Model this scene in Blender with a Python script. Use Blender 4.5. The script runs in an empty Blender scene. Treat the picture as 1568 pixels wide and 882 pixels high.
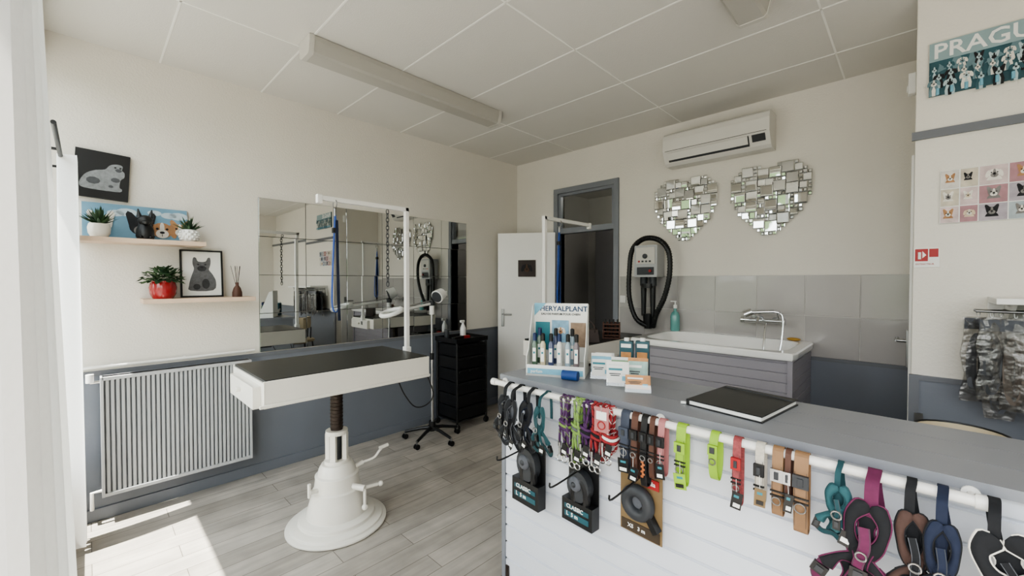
import bpy, math, random, bmesh
from mathutils import Vector, Matrix, Euler
random.seed(7)
D=bpy.data; SC=bpy.context.scene
COL=SC.collection
V=Vector
def lin(c):
    return tuple(((x/255)/12.92 if x/255<=0.04045 else ((x/255+0.055)/1.055)**2.4) for x in c)
MATS={}
def mat(name,col,rough=.6,metal=0,var=.06,scale=8,bump=0,bscale=60,coat=0,alpha=None,trans=0,spec=.5):
    if name in MATS: return MATS[name]
    m=D.materials.new(name); m.use_nodes=True; nt=m.node_tree; b=nt.nodes['Principled BSDF']
    c=lin(col)
    b.inputs['Roughness'].default_value=rough; b.inputs['Metallic'].default_value=metal
    b.inputs['Specular IOR Level'].default_value=spec
    b.inputs['Coat Weight'].default_value=coat
    b.inputs['Transmission Weight'].default_value=trans
    tc=nt.nodes.new('ShaderNodeTexCoord')
    n=nt.nodes.new('ShaderNodeTexNoise'); n.inputs['Scale'].default_value=scale; n.inputs['Detail'].default_value=4
    nt.links.new(tc.outputs['Object'],n.inputs['Vector'])
    mx=nt.nodes.new('ShaderNodeMix'); mx.data_type='RGBA'
    mx.inputs['A'].default_value=tuple(x*(1-var) for x in c)+(1,)
    mx.inputs['B'].default_value=tuple(min(1,x*(1+var)) for x in c)+(1,)
    nt.links.new(n.outputs['Fac'],mx.inputs['Factor']); nt.links.new(mx.outputs['Result'],b.inputs['Base Color'])
    if bump:
        n2=nt.nodes.new('ShaderNodeTexNoise'); n2.inputs['Scale'].default_value=bscale; n2.inputs['Detail'].default_value=3
        nt.links.new(tc.outputs['Object'],n2.inputs['Vector'])
        bp=nt.nodes.new('ShaderNodeBump'); bp.inputs['Strength'].default_value=bump; bp.inputs['Distance'].default_value=.01
        nt.links.new(n2.outputs['Fac'],bp.inputs['Height']); nt.links.new(bp.outputs['Normal'],b.inputs['Normal'])
    if alpha is not None: b.inputs['Alpha'].default_value=alpha
    MATS[name]=m; return m

class MB:
    def __init__(s,name):
        s.name=name; s.v=[]; s.f=[]; s.mi=[]; s.sm=[]; s.mats=[]; s.M=Matrix.Identity(4)
    def add(s,vs,fs,m,smooth=False):
        if m not in s.mats: s.mats.append(m)
        k=s.mats.index(m); o=len(s.v)
        s.v+= [s.M@V(p) for p in vs]
        for f in fs: s.f.append([i+o for i in f]); s.mi.append(k); s.sm.append(smooth)
    def box(s,x0,x1,y0,y1,z0,z1,m):
        vs=[(x,y,z) for x in (x0,x1) for y in (y0,y1) for z in (z0,z1)]
        s.add(vs,[(0,1,3,2),(4,6,7,5),(0,4,5,1),(2,3,7,6),(0,2,6,4),(1,5,7,3)],m)
    def cb(s,c,d,m,R=None):
        h=[x/2 for x in d]; vs=[V((x*h[0],y*h[1],z*h[2])) for x in(-1,1) for y in(-1,1) for z in(-1,1)]
        if R is not None: vs=[R@p for p in vs]
        s.add([p+V(c) for p in vs],[(0,1,3,2),(4,6,7,5),(0,4,5,1),(2,3,7,6),(0,2,6,4),(1,5,7,3)],m)
    def cyl(s,p0,p1,r0,m,r1=None,n=20,smooth=True):
        if r1 is None: r1=r0
        p0=V(p0);p1=V(p1);t=(p1-p0).normalized()
        a=t.orthogonal().normalized(); b=t.cross(a)
        vs=[];
        for p,r in((p0,r0),(p1,r1)):
            for i in range(n):
                q=2*math.pi*i/n; vs.append(p+(a*math.cos(q)+b*math.sin(q))*r)
        s.add(vs,[(i,(i+1)%n,n+(i+1)%n,n+i) for i in range(n)],m,smooth)
        s.add(vs[:n],[tuple(range(n))[::-1]],m); s.add(vs[n:],[tuple(range(n))],m)
    def tube(s,pts,r,m,n=8,closed=False,r2=None):
        pts=[V(p) for p in pts]; N=len(pts); vs=[]; a=None
        for i,p in enumerate(pts):
            if closed: t=pts[(i+1)%N]-pts[i-1]
            else: t=pts[min(i+1,N-1)]-pts[max(i-1,0)]
            t.normalize()
            if a is None: a=t.orthogonal().normalized()
            a=(a-t*a.dot(t)).normalized(); b=t.cross(a)
            rr=r if r2 is None else r+(r2-r)*i/(N-1)
            for k in range(n):
                q=2*math.pi*k/n; vs.append(p+(a*math.cos(q)+b*math.sin(q))*rr)
        R=N if closed else N-1
        fs=[(i*n+k,i*n+(k+1)%n,((i+1)%N)*n+(k+1)%n,((i+1)%N)*n+k) for i in range(R) for k in range(n)]
        s.add(vs,fs,m,True)
        if not closed:
            s.add(vs[:n],[tuple(range(n))[::-1]],m); s.add(vs[-n:],[tuple(range(n))],m)
    def sweep(s,pts,a,ha,hb,m,closed=False):
        pts=[V(p) for p in pts]; N=len(pts); a=V(a).normalized(); vs=[]
        for i,p in enumerate(pts):
            t=(pts[(i+1)%N]-pts[i-1]) if closed else pts[min(i+1,N-1)]-pts[max(i-1,0)]
            b=t.cross(a)
            b=b.normalized() if b.length>1e-6 else V((0,0,1))
            for sa,sb in((-1,-1),(1,-1),(1,1),(-1,1)): vs.append(p+a*ha*sa+b*hb*sb)
        R=N if closed else N-1
        s.add(vs,[(i*4+k,i*4+(k+1)%4,((i+1)%N)*4+(k+1)%4,((i+1)%N)*4+k) for i in range(R) for k in range(4)],m)
        if not closed: s.add(vs[:4],[(3,2,1,0)],m); s.add(vs[-4:],[(0,1,2,3)],m)
    def lathe(s,prof,c,m,n=32,sx=1,sy=1,pw=None):
        c=V(c); vs=[]
        for r,z in prof:
            for i in range(n):
                q=2*math.pi*i/n; cx,cy=math.cos(q),math.sin(q)
                if pw:
                    k=(abs(cx)**pw+abs(cy)**pw)**(-1/pw); cx*=k; cy*=k
                vs.append(c+V((r*cx*sx,r*cy*sy,z)))
        s.add(vs,[(j*n+i,j*n+(i+1)%n,(j+1)*n+(i+1)%n,(j+1)*n+i) for j in range(len(prof)-1) for i in range(n)],m,True)
        if prof[0][0]>1e-5: s.add(vs[:n],[tuple(range(n))[::-1]],m)
        if prof[-1][0]>1e-5: s.add(vs[-n:],[tuple(range(n))],m)
    def ell(s,c,r,m,n=14,k=8,R=None):
        c=V(c); vs=[];
        for j in range(k+1):
            ph=math.pi*j/k
            for i in range(n):
                q=2*math.pi*i/n; p=V((r[0]*math.sin(ph)*math.cos(q),r[1]*math.sin(ph)*math.sin(q),r[2]*math.cos(ph)))
                if R is not None: p=R@p
                vs.append(c+p)
        s.add(vs,[(j*n+i,(j+1)*n+i,(j+1)*n+(i+1)%n,j*n+(i+1)%n) for j in range(k) for i in range(n)],m,True)
    def poly(s,pts,ext,m):
        n=len(pts); e=V(ext); P=[V(p) for p in pts]; vs=P+[p+e for p in P]
        s.add(vs,[tuple(range(n)),tuple(range(2*n-1,n-1,-1))]+[(i,n+i,n+(i+1)%n,(i+1)%n) for i in range(n)],m)
    def text(s,t,size,M,m,ext=.0008,align='LEFT'):
        cu=D.curves.new('t','FONT'); cu.body=t; cu.size=size; cu.extrude=ext; cu.align_x=align; cu.resolution_u=2; cu.offset=size*.015
        ob=D.objects.new('t',cu); COL.objects.link(ob)
        dg=bpy.context.evaluated_depsgraph_get(); me=ob.evaluated_get(dg).to_mesh()
        s.add([M@v.co for v in me.vertices],[tuple(p.vertices) for p in me.polygons],m)
        ob.evaluated_get(dg).to_mesh_clear(); D.objects.remove(ob); D.curves.remove(cu)
    def done(s,bevel=0,recalc=True):
        me=D.meshes.new(s.name)
        xs=[p.x for p in s.v];ys=[p.y for p in s.v];zs=[p.z for p in s.v]
        o=V(((min(xs)+max(xs))/2,(min(ys)+max(ys))/2,min(zs)))
        me.from_pydata([tuple(p-o) for p in s.v],[],s.f)
        for m in s.mats: me.materials.append(m)
        me.polygons.foreach_set('material_index',s.mi); me.polygons.foreach_set('use_smooth',s.sm); me.update()
        if recalc:
            bm=bmesh.new(); bm.from_mesh(me)
            if len(bm.verts)<20000: bmesh.ops.remove_doubles(bm,verts=bm.verts,dist=1e-6)
            bmesh.ops.recalc_face_normals(bm,faces=bm.faces); bm.to_mesh(me); bm.free()
        if any(s.sm): me.set_sharp_from_angle(angle=math.radians(38))
        ob=D.objects.new(s.name,me); COL.objects.link(ob); ob.location=o
        if bevel:
            b=ob.modifiers.new('b','BEVEL'); b.width=bevel; b.segments=2; b.limit_method='ANGLE'; b.angle_limit=math.radians(40)
        return ob
def cat(pts,k=6,closed=False):
    P=[V(p) for p in pts]; N=len(P); out=[]
    for i in range(N if closed else N-1):
        if closed: a,b,c,d=P[i-1],P[i],P[(i+1)%N],P[(i+2)%N]
        else: a,b,c,d=P[max(i-1,0)],P[i],P[i+1],P[min(i+2,N-1)]
        for j in range(k):
            t=j/k; out.append(.5*((2*b)+(c-a)*t+(2*a-5*b+4*c-d)*t*t+(3*b-a-3*c+d)*t**3))
    if not closed: out.append(P[-1])
    return out
def ring(c,r,a,b,n=16):
    c=V(c);a=V(a);b=V(b); return [c+(a*math.cos(2*math.pi*i/n)+b*math.sin(2*math.pi*i/n))*r for i in range(n)]
X=V((1,0,0));Y=V((0,1,0));Z=V((0,0,1))
rz=lambda d:Matrix.Rotation(math.radians(d),4,'Z')
T=lambda x,y,z:Matrix.Translation((x,y,z))
F3=Matrix.Rotation(math.pi/2,4,'X')

# ---------------- materials
wallm=mat('plaster_wall',(222,217,208),.85,var=.03,scale=3,bump=.25,bscale=90)
ceilm=mat('ceiling_panel',(213,210,204),.9,var=.03,scale=2,bump=.15,bscale=150)
ceilj=mat('ceiling_joint_strip',(240,238,233),.7,var=.02)
dadom=mat('blue_grey_paint',(114,118,127),.45,var=.05,scale=4,bump=.05)
railm=mat('grey_rail_paint',(106,108,114),.45)
framem=mat('grey_frame_paint',(126,129,136),.4)
white=mat('white_paint',(232,230,226),.35,var=.02)
whitew=mat('white_enamel',(228,224,215),.3,var=.04,coat=.3)
whitep=mat('white_plastic',(232,231,228),.35,var=.02)
black=mat('black_plastic',(20,20,22),.4,var=.1)
blackf=mat('black_fabric',(24,25,29),.85,var=.25,scale=120)
blackm=mat('black_rubber_mat',(24,24,25),.38,var=.15,scale=20)
dgrey=mat('dark_grey',(52,54,58),.5)
chrome=mat('chrome',(205,206,208),.15,1,var=.03)
steel=mat('steel',(150,150,150),.3,1)
mirrm=mat('mirror_glass',(218,220,219),.01,1,var=.005)
woodm=mat('light_wood',(206,182,160),.5,var=.12,scale=12)
brown=mat('brown_steel',(58,48,42),.4,.4,var=.3,scale=30)
teal=mat('teal_print',(50,124,136),.5); tealb=mat('teal_strap',(34,70,76),.85,var=.2,scale=90); tealp=mat('teal_pad',(44,84,90),.85,var=.2,scale=90)
navy=mat('navy_strap',(28,36,58),.85,var=.2,scale=90)
blue=mat('blue_strap',(36,70,138),.6,var=.15,scale=60); red=mat('red',(160,38,40),.5); redr=mat('red_rope',(146,40,44),.75,var=.35,scale=150)
lime=mat('lime',(142,180,50),.55); limer=mat('lime_rope',(120,150,76),.75,var=.3,scale=150)
magenta=mat('magenta_strap',(98,34,70),.8,var=.2,scale=90); pink=mat('pink',(168,110,110),.6); orange=mat('orange',(170,100,58),.6)
green=mat('leaf_green',(62,90,58),.55,var=.3,scale=30); green2=mat('leaf_green_dark',(38,66,44),.55,var=.3,scale=30)
tan=mat('tan_leather',(138,106,76),.6,var=.2,scale=30); brownl=mat('brown_leather',(84,54,42),.6,var=.2)
paper=mat('paper',(232,232,228),.7,var=.02); kraft=mat('kraft_card',(126,104,72),.7,var=.15)
purple=mat('purple_rope',(74,38,84),.75,var=.35,scale=150); ltblue=mat('light_blue',(120,174,196),.5)
greyst=mat('grey_mesh',(88,90,96),.8,var=.3,scale=80)
beige=mat('beige_seat',(196,182,154),.6)
ctop=mat('counter_grey_paint',(132,134,140),.35,var=.05,scale=6)
cfront=mat('counter_white_boards',(214,217,224),.4,var=.03)
tubs=mat('tub_surround_boards',(144,140,146),.45,var=.05)
tile1=mat('grey_tile_a',(174,170,167),.18,var=.05,scale=5,coat=.4)
tile2=mat('grey_tile_b',(166,162,160),.2,var=.06,scale=5,coat=.4)
grout=mat('tile_grout',(206,203,199),.8)

def floor_mat():
    m=D.materials.new('grey_laminate_planks'); m.use_nodes=True; nt=m.node_tree; b=nt.nodes['Principled BSDF']; L=nt.links.new
    g=nt.nodes.new('ShaderNodeNewGeometry'); mp=nt.nodes.new('ShaderNodeMapping'); mp.inputs['Rotation'].default_value=(0,0,math.radians(90))
    L(g.outputs['Position'],mp.inputs['Vector'])
    br=nt.nodes.new('ShaderNodeTexBrick'); br.inputs['Scale'].default_value=1; br.inputs['Brick Width'].default_value=.9; br.inputs['Row Height'].default_value=.13
    br.inputs['Mortar Size'].default_value=.002; br.inputs['Mortar Smooth'].default_value=.3; br.offset=.37; br.squash=1
    br.inputs['Color1'].default_value=lin((184,177,168))+(1,); br.inputs['Color2'].default_value=lin((166,159,150))+(1,); br.inputs['Mortar'].default_value=lin((106,100,92))+(1,)
    L(mp.outputs[0],br.inputs['Vector'])
    mp2=nt.nodes.new('ShaderNodeMapping'); mp2.inputs['Scale'].default_value=(26,2.2,1); L(g.outputs['Position'],mp2.inputs['Vector'])
    n=nt.nodes.new('ShaderNodeTexNoise'); n.inputs['Scale'].default_value=1; n.inputs['Detail'].default_value=6; L(mp2.outputs[0],n.inputs['Vector'])
    n3=nt.nodes.new('ShaderNodeTexNoise'); n3.inputs['Scale'].default_value=5; n3.inputs['Detail'].default_value=7; L(g.outputs['Position'],n3.inputs['Vector'])
    cr=nt.nodes.new('ShaderNodeMapRange'); cr.inputs['From Min'].default_value=.3; cr.inputs['From Max'].default_value=.7; cr.inputs['To Min'].default_value=.8; cr.inputs['To Max'].default_value=1.08
    L(n.outputs['Fac'],cr.inputs['Value'])
    cr3=nt.nodes.new('ShaderNodeMapRange'); cr3.inputs['From Min'].default_value=.3; cr3.inputs['From Max'].default_value=.7; cr3.inputs['To Min'].default_value=.8; cr3.inputs['To Max'].default_value=1.1
    L(n3.outputs['Fac'],cr3.inputs['Value'])
    mu=nt.nodes.new('ShaderNodeMath'); mu.operation='MULTIPLY'; L(cr.outputs[0],mu.inputs[0]); L(cr3.outputs[0],mu.inputs[1])
    vm=nt.nodes.new('ShaderNodeVectorMath'); vm.operation='SCALE'; L(br.outputs['Color'],vm.inputs[0]); L(mu.outputs[0],vm.inputs['Scale'])
    L(vm.outputs[0],b.inputs['Base Color']); b.inputs['Roughness'].default_value=.42
    bp=nt.nodes.new('ShaderNodeBump'); bp.inputs['Strength'].default_value=.3; bp.inputs['Distance'].default_value=.002; L(n.outputs['Fac'],bp.inputs['Height']); L(bp.outputs[0],b.inputs['Normal'])
    return m
floorm=floor_mat()
def curtain_mat():
    m=D.materials.new('white_voile_fabric'); m.use_nodes=True; nt=m.node_tree; L=nt.links.new
    out=nt.nodes['Material Output']; nt.nodes.remove(nt.nodes['Principled BSDF'])
    d=nt.nodes.new('ShaderNodeBsdfDiffuse'); t=nt.nodes.new('ShaderNodeBsdfTranslucent'); mx=nt.nodes.new('ShaderNodeMixShader')
    tc=nt.nodes.new('ShaderNodeTexCoord'); w=nt.nodes.new('ShaderNodeTexNoise'); w.inputs['Scale'].default_value=120
    L(tc.outputs['Object'],w.inputs['Vector']); r=nt.nodes.new('ShaderNodeMapRange'); r.inputs['To Min'].default_value=.8; r.inputs['To Max'].default_value=.88; L(w.outputs['Fac'],r.inputs['Value'])
    L(r.outputs[0],d.inputs['Color']); t.inputs['Color'].default_value=(.85,.84,.8,1)
    mx.inputs['Fac'].default_value=.22; L(d.outputs[0],mx.inputs[1]); L(t.outputs[0],mx.inputs[2]); L(mx.outputs[0],out.inputs[0]); return m
curtm=curtain_mat()
def glass_mat():
    m=D.materials.new('clear_glass'); m.use_nodes=True; nt=m.node_tree; L=nt.links.new
    out=nt.nodes['Material Output']; nt.nodes.remove(nt.nodes['Principled BSDF'])
    t=nt.nodes.new('ShaderNodeBsdfTransparent'); t.inputs[0].default_value=(.95,.97,.96,1); g=nt.nodes.new('ShaderNodeBsdfGlossy'); g.inputs['Roughness'].default_value=.03
    mx=nt.nodes.new('ShaderNodeMixShader'); mx.inputs[0].default_value=.08; L(t.outputs[0],mx.inputs[1]); L(g.outputs[0],mx.inputs[2]); L(mx.outputs[0],out.inputs[0]); return m
glass=glass_mat()
def plasticbag():
    m=D.materials.new('clear_plastic_bag'); m.use_nodes=True; nt=m.node_tree; L=nt.links.new
    out=nt.nodes['Material Output']; nt.nodes.remove(nt.nodes['Principled BSDF'])
    t=nt.nodes.new('ShaderNodeBsdfTransparent'); t.inputs[0].default_value=(.86,.85,.84,1); g=nt.nodes.new('ShaderNodeBsdfGlossy'); g.inputs['Roughness'].default_value=.35; g.inputs[0].default_value=(.5,.49,.48,1)
    n=nt.nodes.new('ShaderNodeTexNoise'); n.inputs['Scale'].default_value=22; n.inputs['Detail'].default_value=2; bp=nt.nodes.new('ShaderNodeBump'); bp.inputs['Distance'].default_value=.014
    tc=nt.nodes.new('ShaderNodeTexCoord'); L(tc.outputs['Object'],n.inputs['Vector'])
    L(n.outputs[0],bp.inputs['Height']); L(bp.outputs[0],g.inputs['Normal'])
    mx=nt.nodes.new('ShaderNodeMixShader'); mx.inputs[0].default_value=.26; L(t.outputs[0],mx.inputs[1]); L(g.outputs[0],mx.inputs[2]); L(mx.outputs[0],out.inputs[0]); return m
bagm=plasticbag()

# ---------------- room
WX=-3.52; BY=3.72; CH=2.86; FY=-.16; RX=3.2; KY=2.91
o=MB('floor'); o.box(WX-.15,RX+.15,FY-.25,5.6,-.1,0,floorm); o.done()
o=MB('ceiling'); o.box(WX-.15,RX+.15,FY-.25,BY+.15,CH,CH+.1,ceilm)
xs=[-2.67,-1.5,-.36,.8,1.97]; ys=[.35,.93,1.5,2.1,2.68,3.26]
for x in xs: o.box(x-.005,x+.005,FY,BY,CH-.0025,CH,ceilj)
for y in ys: o.box(WX,RX,y-.005,y+.005,CH-.0025,CH,ceilj)
o.done()
o=MB('wall_left'); o.box(WX-.15,WX,FY-.25,BY+.15,0,CH,wallm); o.done()
o=MB('wall_back')
DX0,DX1,DZ=-2.88,-2.17,2.42
o.box(WX,DX0,BY,BY+.12,0,CH,wallm); o.box(DX1,RX,BY,BY+.12,0,CH,wallm); o.box(DX0,DX1,BY,BY+.12,DZ,CH,wallm); o.done()
o=MB('wall_right'); o.box(RX,RX+.15,FY-.25,BY+.15,0,CH,wallm); o.done()
o=MB('wall_closet'); o.box(0,RX,KY,BY,0,CH,wallm); o.done(.004)
o=MB('wall_front')
ops=[(-3.50,-.8,.45,2.72),(-.55,.65,0,2.72),(.9,2.95,.45,2.72)]
px=WX
for a,b,z0,z1 in ops:
    o.box(px,a,FY-.2,FY,0,CH,wallm); o.box(a,b,FY-.2,FY,z1,CH,wallm)
    if z0>0: o.box(a,b,FY-.2,FY,0,z0,wallm)
    px=b
o.box(px,RX,FY-.2,FY,0,CH,wallm); o.done()
for i,(a,b,z0,z1) in enumerate(ops):
    if i==1: continue
    o=MB('window_%d'%(1 if i==0 else 2)); y0,y1=FY-.13,FY-.07; w=.04
    o.box(a,a+w,y0,y1,z0,z1,white); o.box(b-w,b,y0,y1,z0,z1,white); o.box(a+w,b-w,y0,y1,z0,z0+w,white); o.box(a+w,b-w,y0,y1,z1-w,z1,white)
    m=(a+b)/2; o.box(m-.025,m+.025,y0,y1,z0+w,z1-w,white)
    o.box(a+w,m-.025,FY-.102,FY-.098,z0+w,z1-w,glass); o.box(m+.025,b-w,FY-.102,FY-.098,z0+w,z1-w,glass)
    o.done()
o=MB('trim_1'); o.box(WX,WX+.006,FY,BY,.06,.875,dadom); o.box(WX,WX+.012,FY,BY,.875,.905,railm); o.done()
o=MB('trim_2'); o.box(DX1+.07,-.0,BY-.006,BY,.06,.865,dadom); o.box(DX1+.07,0,BY-.016,BY,.865,.89,railm); o.box(WX+.012,DX0-.07,BY-.006,BY,.06,.875,dadom); o.box(WX+.012,DX0-.07,BY-.012,BY,.875,.905,railm); o.done()
o=MB('trim_3'); o.box(.0,RX,KY-.006,KY,.06,.95,dadom); o.box(0,RX,KY-.015,KY,.95,.975,railm); o.box(-.012,RX,KY-.014,KY,2.15,2.19,railm); o.box(-.008,.03,KY-.016,KY,.0,.975,railm); o.done()
o=MB('baseboard_left'); o.box(WX,WX+.018,FY,BY,0,.075,dadom); o.done(.003)
o=MB('baseboard_back'); o.box(DX1+.07,0,BY-.018,BY,0,.075,dadom); o.done(.003)
o=MB('trim_4'); o.box(DX1+.07,-.002,BY-.007,BY,.89,1.49,grout)
edges=[-.002,-.256,-.571,-.886,-1.2,-1.515,-1.83,DX1+.07]
for i in range(7):
    for z0,z1 in((.892,1.187),(1.191,1.488)):
        o.box(edges[i+1]+.002,edges[i]-.002,BY-.012,BY-.002,z0,z1,random.choice((tile1,tile2)))
o.done(.0015)
o=MB('door_frame')
c=.055
o.box(DX0-c,DX0,BY-.02,BY+.12,0,DZ,framem); o.box(DX1,DX1+c,BY-.02,BY+.12,0,DZ,framem); o.box(DX0-c,DX1+c,BY-.02,BY+.12,DZ,DZ+c,framem)
o.box(DX0,DX1,BY-.01,BY+.08,1.97,2.03,framem)
o.box(DX0,DX0+.03,BY,BY+.05,2.03,DZ,framem); o.box(DX1-.03,DX1,BY,BY+.05,2.03,DZ,framem); o.box(DX0+.03,DX1-.03,BY,BY+.05,DZ-.03,DZ,framem)
o.box(DX0+.03,DX1-.03,BY+.02,BY+.024,2.03,DZ-.03,glass); o.done(.003)
cw=mat('corridor_wall',(170,168,164),.8); cwd=mat('corridor_door',(96,95,96),.5)
o=MB('wall_corridor'); o.box(-3.7,-3.6,BY+.12,5.4,0,2.7,cw); o.box(-1.75,-1.65,BY+.12,5.4,0,2.7,cw); o.box(-3.7,-1.65,5.4,5.5,0,2.7,cw); o.box(-3.7,-1.65,BY+.12,5.5,2.7,2.8,cw)
o.done()
o=MB('corridor_cupboard'); o.box(-3.05,-1.76,4.75,5.35,0,2.12,cwd)
for a,b in((-3.04,-2.63),(-2.61,-2.2),(-2.18,-1.78)): o.box(a,b,4.73,4.75,.05,2.1,cwd)
o.cyl((-2.66,4.70,1.05),(-2.66,4.70,1.2),.008,steel); o.done(.003)
o=MB('door_1'); L=.66; o.M=T(-2.9,3.69,0)@rz(180+33.5)
o.box(0,L,-.02,.02,.01,1.99,white)
for s in(-1,1):
    o.cb((L-.06,.026*s,1.02),(.035,.012,.2),steel); o.cyl((L-.06,.03*s,1.06),(L-.06,.06*s,1.06),.008,steel); o.cyl((L-.06,.06*s,1.06),(L-.17,.06*s,1.06),.008,steel)
for z in(.3,1.0,1.7): o.cyl((0,-.025,z-.04),(0,-.025,z+.04),.008,steel)
o.done(.003)
fur1=mat('fur_tan',(170,128,92),.8,var=.3,scale=50); fur2=mat('fur_white',(220,215,206),.8,var=.15,scale=50); furb=mat('fur_black',(32,32,36),.8); furg=mat('fur_grey',(128,124,122),.8,var=.3,scale=50)
def doghead(o,cx,yf,cz,s,m1,m2,ear='up',d=.0008):
    def E(ax,az,rx,rr,m,k=0,rot=0): o.poly([(cx+s*(ax+rx*math.cos(q*math.pi/8)*math.cos(rot)-rr*math.sin(q*math.pi/8)*math.sin(rot)),yf-d*k,cz+s*(az+rx*math.cos(q*math.pi/8)*math.sin(rot)+rr*math.sin(q*math.pi/8)*math.cos(rot))) for q in range(16)],(0,-d,0),m)
    for k in(-1,1):
        if ear=='up': o.poly([(cx+s*k*.58,yf,cz+s*.05),(cx+s*k*.72,yf,cz+s*.75),(cx+s*k*.62,yf,cz+s*.95),(cx+s*k*.42,yf,cz+s*.85),(cx+s*k*.12,yf,cz+s*.45)],(0,-d,0),m1)
        else: E(k*.58,-.05,.2,.5,m1,0,k*.25)
    E(0,0,.58,.56,m1,1); E(0,.18,.13,.4,m2,2); E(0,-.25,.36,.32,m2,2); E(0,-.16,.14,.09,furb,3); E(0,-.36,.02,.1,furb,3)
    for k in(-1,1): E(.27*k,.1,.08,.08,furb,3)
def dogbody(o,cx,yf,cz,s,m1,m2,ear='up'):
    o.poly([(cx+s*a,yf,cz+s*b) for a,b in((-.55,-2.2),(.55,-2.2),(.62,-1.4),(.45,-.5),(.3,-.1),(-.3,-.1),(-.45,-.5),(-.62,-1.4))],(0,-.0006,0),m1)
    o.poly([(cx+s*a,yf-.0006,cz+s*b) for a,b in((-.2,-2.2),(.2,-2.2),(.25,-1.2),(0,-.4),(-.25,-1.2))],(0,-.0004,0),m2)
    doghead(o,cx,yf-.001,cz,s,m1,m2,ear,.0005)
o=MB('dog_plaque'); o.M=T(-2.9,3.69,0)@rz(33.5)
plm=mat('plaque_dark',(52,40,36),.6,var=.2)
o.box(-.42,-.22,-.034,-.021,1.49,1.68,plm) ; doghead(o,-.32,-.035,1.59,.08,furb,mat('fur_dark_brown',(82,60,46),.8),'down',.001); o.done()
o=MB('door_2'); o.box(-.012,0,3.0,3.66,.02,2.1,white); o.cyl((-.012,3.1,1.12),(-.06,3.1,1.12),.009,steel); o.cyl((-.06,3.1,1.12),(-.06,3.22,1.12),.009,steel); o.cb((-.016,3.1,1.08),(.01,.04,.2),steel); o.done(.002)
o=MB('alarm_sensor'); o.cb((-.015,3.1,2.5),(.03,.05,.11),whitep); o.cb((-.033,3.1,2.48),(.006,.03,.03),white); o.done(.004)
o=MB('door_chain')
for i in range(7):
    z=.74-.018*i; o.tube(ring((.03,KY-.02,z),.009,X if i%2 else Y,Z,10),.002,steel,n=5,closed=True)
o.cb((.03,KY-.012,.76),(.03,.02,.05),steel); o.done()

# ---------------- left wall items
o=MB('tiled_mirror')
ny,nz=6,4; y0,y1,z0,z1=.90,2.90,.91,2.07; dy=(y1-y0)/ny; dz=(z1-z0)/nz
for i in range(ny):
    for j in range(nz):
        R=Euler((0,random.uniform(-.004,.004),random.uniform(-.004,.004))).to_matrix()
        o.cb((WX+.008,y0+dy*(i+.5),z0+dz*(j+.5)),(.006,dy-.003,dz-.003),mirrm,R)
o.box(WX,WX+.004,y0,y1,z0,z1,dgrey); o.done(.001)
def shelf(y0,y1,z):
    o=MB('floating_shelf'); o.box(WX,WX+.2,y0,y1,z-.028,z,woodm); o.done(.002)
shelf(-.04,.55,1.70); shelf(.235,.83,1.335)
silver=mat('silver_print',(128,130,132),.6,var=.45,scale=60); silver2=mat('silver_print_dark',(72,74,77),.6,var=.4,scale=60)
toL=rz(90)
o=MB('dog_canvas_print'); o.M=T(WX+.02,.075,2.08)@Matrix.Rotation(math.radians(-3),4,'X')@toL
o.box(-.118,.118,-.006,.018,-.14,.14,black)
bd=[(-.45,-.42),(-.2,-.45),(.1,-.45),(.42,-.43),(.46,-.34),(.4,-.28),(.42,-.05),(.5,.05),(.5,.2),(.44,.27),(.45,.4),(.36,.44),(.24,.42),(.14,.36),(.05,.22),(-.15,.16),(-.36,.02),(-.47,-.18),(-.5,-.32)]
s=.19; o.poly([(.0+a*s,-.007,-.005+b*s) for a,b in [(p.x,p.y) for p in cat([(a,b,0) for a,b in bd],3,True)]],(0,-.001,0),silver)
for a,b,r in((.36,.22,.08),(.3,-.1,.11),(-.2,-.2,.16),(.2,-.32,.06)): o.poly([(a*s+r*s*math.cos(q*.7),-.008,b*s+r*.7*s*math.sin(q*.7)) for q in range(9)],(0,-.0006,0),silver2)
for a,b in((.4,.3),(.28,.3)): o.poly([(a*s+.03*s*math.cos(q),-.0087,b*s+.03*s*math.sin(q)) for q in range(6)],(0,-.0005,0),black)
o.done(.001)
skyb=mat('painting_blue',(112,150,172),.6,var=.25,scale=9); skyc=mat('painting_cloud',(186,200,208),.6,var=.15,scale=20)
o=MB('dog_portrait_painting'); o.M=T(WX+.035,.23,1.701)@Matrix.Rotation(math.radians(-7),4,'Y')@toL
o.box(-.245,.245,-.006,.01,0,.215,skyb)
for cx_,cz_,rr in((-.1,.16,.04),(-.05,.17,.05),(.08,.18,.035),(.2,.17,.05),(.15,.17,.04)): o.poly([(cx_+rr*math.cos(q*.5236),-.006,cz_+rr*.5*math.sin(q*.5236)) for q in range(12)],(0,-.0006,0),skyc)
doghead(o,-.165,-.007,.09,.085,fur2,fur1,'up',.001); doghead(o,.015,-.007,.085,.10,furb,furg,'up',.001); doghead(o,.115,-.007,.07,.09,fur1,fur2,'down',.001); doghead(o,.205,-.007,.08,.07,fur1,fur2,'up',.001); o.done()
def leaf(o,c,d,L,w,m):
    d=V(d).normalized(); c=V(c); s=d.cross(Z); s=s.normalized() if s.length>1e-3 else X
    n=s.cross(d)
    p=[c,c+d*L*.35+s*w+n*w*.3,c+d*L*.7+s*w*.8,c+d*L+n*0,c+d*L*.7-s*w*.8,c+d*L*.35-s*w+n*w*.3,c+d*L*.5-n*w*.35]
    o.add(p,[(0,1,6),(1,2,6),(2,3,6),(3,4,6),(4,5,6),(5,0,6)],m,True)
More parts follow.
